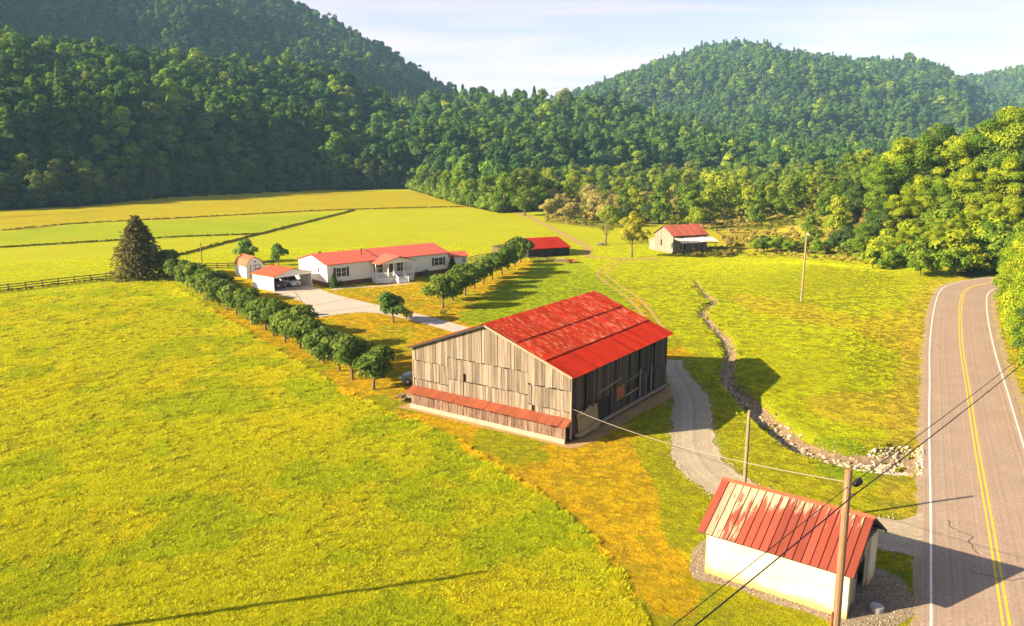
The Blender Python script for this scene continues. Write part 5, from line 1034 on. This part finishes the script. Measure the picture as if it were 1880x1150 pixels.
tufts = [tuft(400+k, 34, .16, .022, .20) for k in range(4)]
N = 330000; ta = np.radians(rng.uniform(-35.5, 35.5, N)); u = rng.random(N); r0, r1 = 30.0, 190.0; tr = r0*(r1/r0)**(u**.85)      # thinning out with distance
tx, ty = tr*np.sin(ta), tr*np.cos(ta)
def blocked(x, y):
    m = poly_dist(road_line[::4], x, y)[0] < 3.75
    dd, tt = poly_dist(drive_mid[::2], x, y); m |= dd < np.interp(tt*2, np.arange(len(dw)), dw)-.1*rng.random(len(x))
    dd, tt = poly_dist(CREEK[::2], x, y); m |= dd < np.interp(tt*2, np.arange(len(CREEK)), CREEK_W)*.75
    for org, th, x0, x1, y0, y1 in ((BARN, BARN_R, -bw-.3, .3, -.7, bl+.2), (SHED, SHED_R, -sl_-.1, .1, -.1, sw+.1), (HOUSE, HR_, -.1, hl+.1, -.1, hw), (HOUSE, HR_, px0, px1, py0-1.3, 0), (CP, CPR, -.1, cw+.1, -1, cl)):
        dx, dy = x-org[0], y-org[1]; lu = dx*math.cos(th)+dy*math.sin(th); lv = -dx*math.sin(th)+dy*math.cos(th); m |= (lu > x0) & (lu < x1) & (lv > y0) & (lv < y1)
    for nm in ('concrete_driveway', 'gravel_apron', 'bare_earth', 'front_walk'):
        me = bpy.data.objects[nm].data; P = [(v.co.x, v.co.y) for v in me.vertices]
        h_ = inside(P, x, y); m |= h_ & ((rng.random(len(x)) > .22) | (nm in ('concrete_driveway', 'front_walk')))
    return m
k_ = ~blocked(tx, ty); tx, ty, tr = tx[k_], ty[k_], tr[k_]; tz = height(tx, ty)
clump = fbm(tx/.8, ty/.8, 91, 3); zc = zone_color(tx, ty); infield = inside(FIELD, tx, ty); n = len(tx)
k_ = (clump > .47) | (rng.random(n) < .25); tx, ty, tz, tr, clump, zc, infield = (a[k_] for a in (tx, ty, tz, tr, clump, zc, infield)); n = len(tx)
ts = (tr/60)**.55*rng.uniform(.6,1.2,n)*np.where(infield, 1.15, .8); th_ = ts*np.where(infield, .75+1.5*np.clip(clump-.38, 0, .4), .42+.5*np.clip(clump-.4, 0, .4))
fr = poly_dist(FIELD[3:17], tx, ty)[0]; th_ = th_*np.where(infield & (fr < .7), 1.9, 1.0)
scatter('grass', np.stack([tx, ty, tz-.01], 1), rng.uniform(0,6.28,n), np.stack([ts, ts, th_], 1), rng.integers(0,4,n), zc*rng.uniform(.78,1.22,(n,1)), tufts, 'tufted hay and lawn grass over the near meadows')
print('tufts', n)
# weeds along ditches, fences, creek and brush -----------------------------------------
weed = [leaf_cloud('weed', [(random.uniform(-.3,.3), random.uniform(-.3,.3), .3+.25*random.random(), .32, .38) for _ in range(5)], 150, .2, LI, 420+k, shell=(.2,1.1)) for k in range(3)]
wp = []
for d_, jitter, num in (([(-70.5,170.7),(-65.5,213.3),(-57.3,278.5),(-56,292)], .55, 1500), ([(-116.2,184.6),(-87.4,204.4),(-66,213)], .5, 560), ([(-138.0,222.1),(-129.4,240.0),(-102.6,262),(-61,293),(-12.3,310)], .55, 1000), ([(-90,120.5),(-81.2,127.5),(-74.5,135),(-67,142),(-61,147)], .7, 130)):
    P = resample(smooth_line(d_, 6), .5); s = P[rng.integers(0, len(P), num)]+rng.normal(size=(num,2))*jitter; wp += [(a, b, (0.075,0.068,0.012), .36) for a, b in s]
P = resample(CREEK, .4); s = P[rng.integers(0, len(P), 260)]; ww = rng.choice([-1,1], 260)[:, None]*rng.uniform(1.0,1.7,260)[:, None]*rng.normal(size=(260,2)); wp += [(a, b, (0.20,0.21,0.012), .3) for a, b in s+ww]
bz = np.array(BRUSHZONE); lo, hi = bz.min(0), bz.max(0); bx2, by2 = rng.uniform(lo[0],hi[0],9000), rng.uniform(lo[1],hi[1],9000); kk = inside(BRUSHZONE, bx2, by2) & (fbm(bx2/9, by2/9, 71) > .40); tanw = fbm(bx2/25, by2/25, 73)
wp += [(a, b, (0.21,0.17,0.045) if t > .5 else (0.12,0.125,0.015), 1.5) for a, b, t in zip(bx2[kk], by2[kk], tanw[kk]) if math.hypot(a-38.5, b-177) > 7]
s = rng.uniform(0, 1, 500); P = road_line[(70+s*80).astype(int)]; wp += [(a+4.6+rng.random()*5, b-2-rng.random()*3, (0.16,0.13,0.02) if rng.random() < .5 else (0.1,0.115,0.015), 1.0) for a, b in P]
for px in range(1290, 1760, 5):
    x, y = un(px, 468+min(20, max(0, (px-1400)*.08))+random.uniform(-3,5)); wp.append((x, y, (0.26,0.19,0.06) if random.random() < .65 else (0.12,0.12,0.02), .8))
for k in range(60): x, y = un(random.uniform(1250,1345), random.uniform(458,474)); wp.append((x, y, (0.16,0.12,0.03) if k % 2 else (0.12,0.12,0.015), 1.1))
wx, wy = np.array([w[0] for w in wp]), np.array([w[1] for w in wp]); kk = poly_dist(road_line[::3], wx, wy)[0] > 4.4; wc = np.array([w[2] for w in wp])[kk]; wsz = np.array([w[3] for w in wp])[kk]*rng.uniform(.6,1.4,kk.sum()); wx, wy = wx[kk], wy[kk]
scatter('weeds', np.stack([wx, wy, height(wx, wy)], 1), rng.uniform(0,6.28,len(wx)), np.stack([wsz]*3, 1), rng.integers(0,3,len(wx)), wc*.62*rng.uniform(.75,1.2,(len(wx),1)), weed, 'rank weeds along ditches, fences and brush')

# stones ----------------------------------------------------------------------------------
def rock_mesh(name, seed, mat, sub=2):
    bm = bmesh.new(); bmesh.ops.create_icosphere(bm, subdivisions=sub, radius=.5); q = random.Random(seed); ax = [Vector((q.gauss(0,1), q.gauss(0,1), q.gauss(0,1))).normalized() for _ in range(7)]
    for v in bm.verts:
        for a in ax:
            d = v.co.dot(a)-.33
            if d > 0: v.co -= a*d*.85
        v.co.z *= .72
    me = bpy.data.meshes.new(name); bm.to_mesh(me); bm.free(); me.materials.append(mat); return me
rk_a = [rock_mesh('stone', 500+k, M['stone']) for k in range(4)]; rk_b = [rock_mesh('stone', 510+k, M['riprap']) for k in range(4)]; rk_i = [rock_mesh('pebble', 520+k, M['stone_i'], 1) for k in range(4)]
RIP = W((1545,848),(1600,822),(1660,815),(1698,822),(1700,875),(1640,872),(1580,866))
cand = []
for _ in range(700):
    i = int((random.random()**.6)*(len(CREEK)-1)); w = CREEK_W[i]; x, y = CREEK[i][0]+random.gauss(0,.42)*w, CREEK[i][1]+random.gauss(0,.42)*w; cand.append((x, y, random.uniform(.16,.5)*min(1.2, .5+w*.45), 0))
P = np.array(RIP); lo, hi = P.min(0), P.max(0)
for _ in range(420):
    x, y = random.uniform(lo[0],hi[0]), random.uniform(lo[1],hi[1])
    if inside(RIP, np.array([x]), np.array([y]))[0] and poly_dist(road_line[::3], np.array([x]), np.array([y]))[0][0] > 4: cand.append((x, y, random.uniform(.14,.34), 1))
cand = [c for c in cand if poly_dist(road_line[::2], np.array([c[0]]), np.array([c[1]]))[0][0] > 4.3]
cand.sort(key=lambda c: -c[2]/math.hypot(c[0], c[1])); X_, Y_ = np.array([c[0] for c in cand]), np.array([c[1] for c in cand]); Z_ = height(X_, Y_); zt = hz(0, 0)
for k, (x, y, s, ty_) in enumerate(cand[:300]):
    link('stone', (rk_b if ty_ else rk_a)[k % 4], creek, loc=(x, y, Z_[k]+s*.12), rot=(random.uniform(-.4,.4), random.uniform(-.4,.4), random.uniform(0,6.28)), scale=(s, s*random.uniform(.7,1.1), s*random.uniform(.6,1)))
peb = [(c[0], c[1], c[2], (0.32,0.28,0.25) if c[3] else (0.27,0.21,0.15)) for c in cand[300:]]
for _ in range(2600):
    i = int((random.random()**.55)*(len(CREEK)-1)); w = CREEK_W[i]; peb.append((CREEK[i][0]+random.gauss(0,.5)*w, CREEK[i][1]+random.gauss(0,.5)*w, random.uniform(.06,.2), random.choice([(0.3,0.23,0.16),(0.16,0.12,0.08),(0.4,0.32,0.23)])))
for _ in range(2600):
    x, y = random.uniform(lo[0]-2,hi[0]), random.uniform(lo[1]-.6,hi[1]+.6)
    if inside(RIP, np.array([x]), np.array([y]))[0]: peb.append((x, y, random.uniform(.07,.24), random.choice([(0.44,0.40,0.36),(0.30,0.265,0.23),(0.52,0.49,0.46)])))
for nm, num, mx, cs_ in (('gravel_apron', 3800, .13, [(0.34,0.28,0.20),(0.2,0.16,0.115),(0.42,0.36,0.27),(0.12,0.095,0.07)]), ('bare_earth', 1200, .12, [(0.3,0.2,0.12),(0.38,0.28,0.17),(0.2,0.13,0.08)])):
    P2 = [(v.co.x, v.co.y) for v in bpy.data.objects[nm].data.vertices]; A_ = np.array(P2); l2, h2 = A_.min(0), A_.max(0); xs, ys = rng.uniform(l2[0],h2[0],num), rng.uniform(l2[1],h2[1],num); kk = inside(P2, xs, ys)
    for x, y in zip(xs[kk], ys[kk]):
        if random.random() < .9: peb.append((x, y, random.uniform(.04,mx), random.choice(cs_)))
for k in range(1500):                                    # loose stones along both sides of the drive
    i = random.randrange(len(drive_mid)-14); t = np.array(drive_mid[i+1])-np.array(drive_mid[i]); nn = np.array([t[1],-t[0]])/np.hypot(*t); s = random.choice([-1,1])*(dw[i]+random.gauss(.05,.22)); p_ = drive_mid[i]+nn*s; peb.append((p_[0], p_[1], random.uniform(.04,.15), random.choice([(0.4,0.32,0.23),(0.28,0.21,0.15)])))
pb = np.array([[a[0], a[1], a[2]] for a in peb]); pz = height(pb[:, 0], pb[:, 1]); kk = poly_dist(road_line[::3], pb[:, 0], pb[:, 1])[0] > 3.7; pb, pz = pb[kk], pz[kk]; pc = np.array([a[3] for a in peb])[kk]; n = len(pb)
scatter('loose_gravel', np.stack([pb[:, 0], pb[:, 1], pz+.02+pb[:, 2]*.1], 1), rng.uniform(0,6.28,n), np.stack([pb[:, 2], pb[:, 2]*rng.uniform(.7,1.1,n), pb[:, 2]*.8], 1), rng.integers(0,4,n), pc*rng.uniform(.75,1.2,(n,1)), rk_i, 'loose stones and gravel of the creek and drive edges')

# ------------------------------------------------------------------ haze
hz_m = bpy.data.materials.new('haze_air'); hz_m.use_nodes = True; nt = hz_m.node_tree; nt.nodes.remove(nt.nodes['Principled BSDF']); pv = nt.nodes.new('ShaderNodeVolumePrincipled')
pv.inputs['Color'].default_value = (0.32, 0.62, 1.0, 1); pv.inputs['Density'].default_value = 0.00014; pv.inputs['Anisotropy'].default_value = 0.0; nt.links.new(pv.outputs[0], nt.nodes['Material Output'].inputs['Volume'])
top_z = float(gz.max())+45
hb = MB().box(-3400, 3400, -3400, 3400, -4, top_z).build('haze', hz_m); tag(hb, 'thin bluish morning haze in the valley air', kind='stuff')
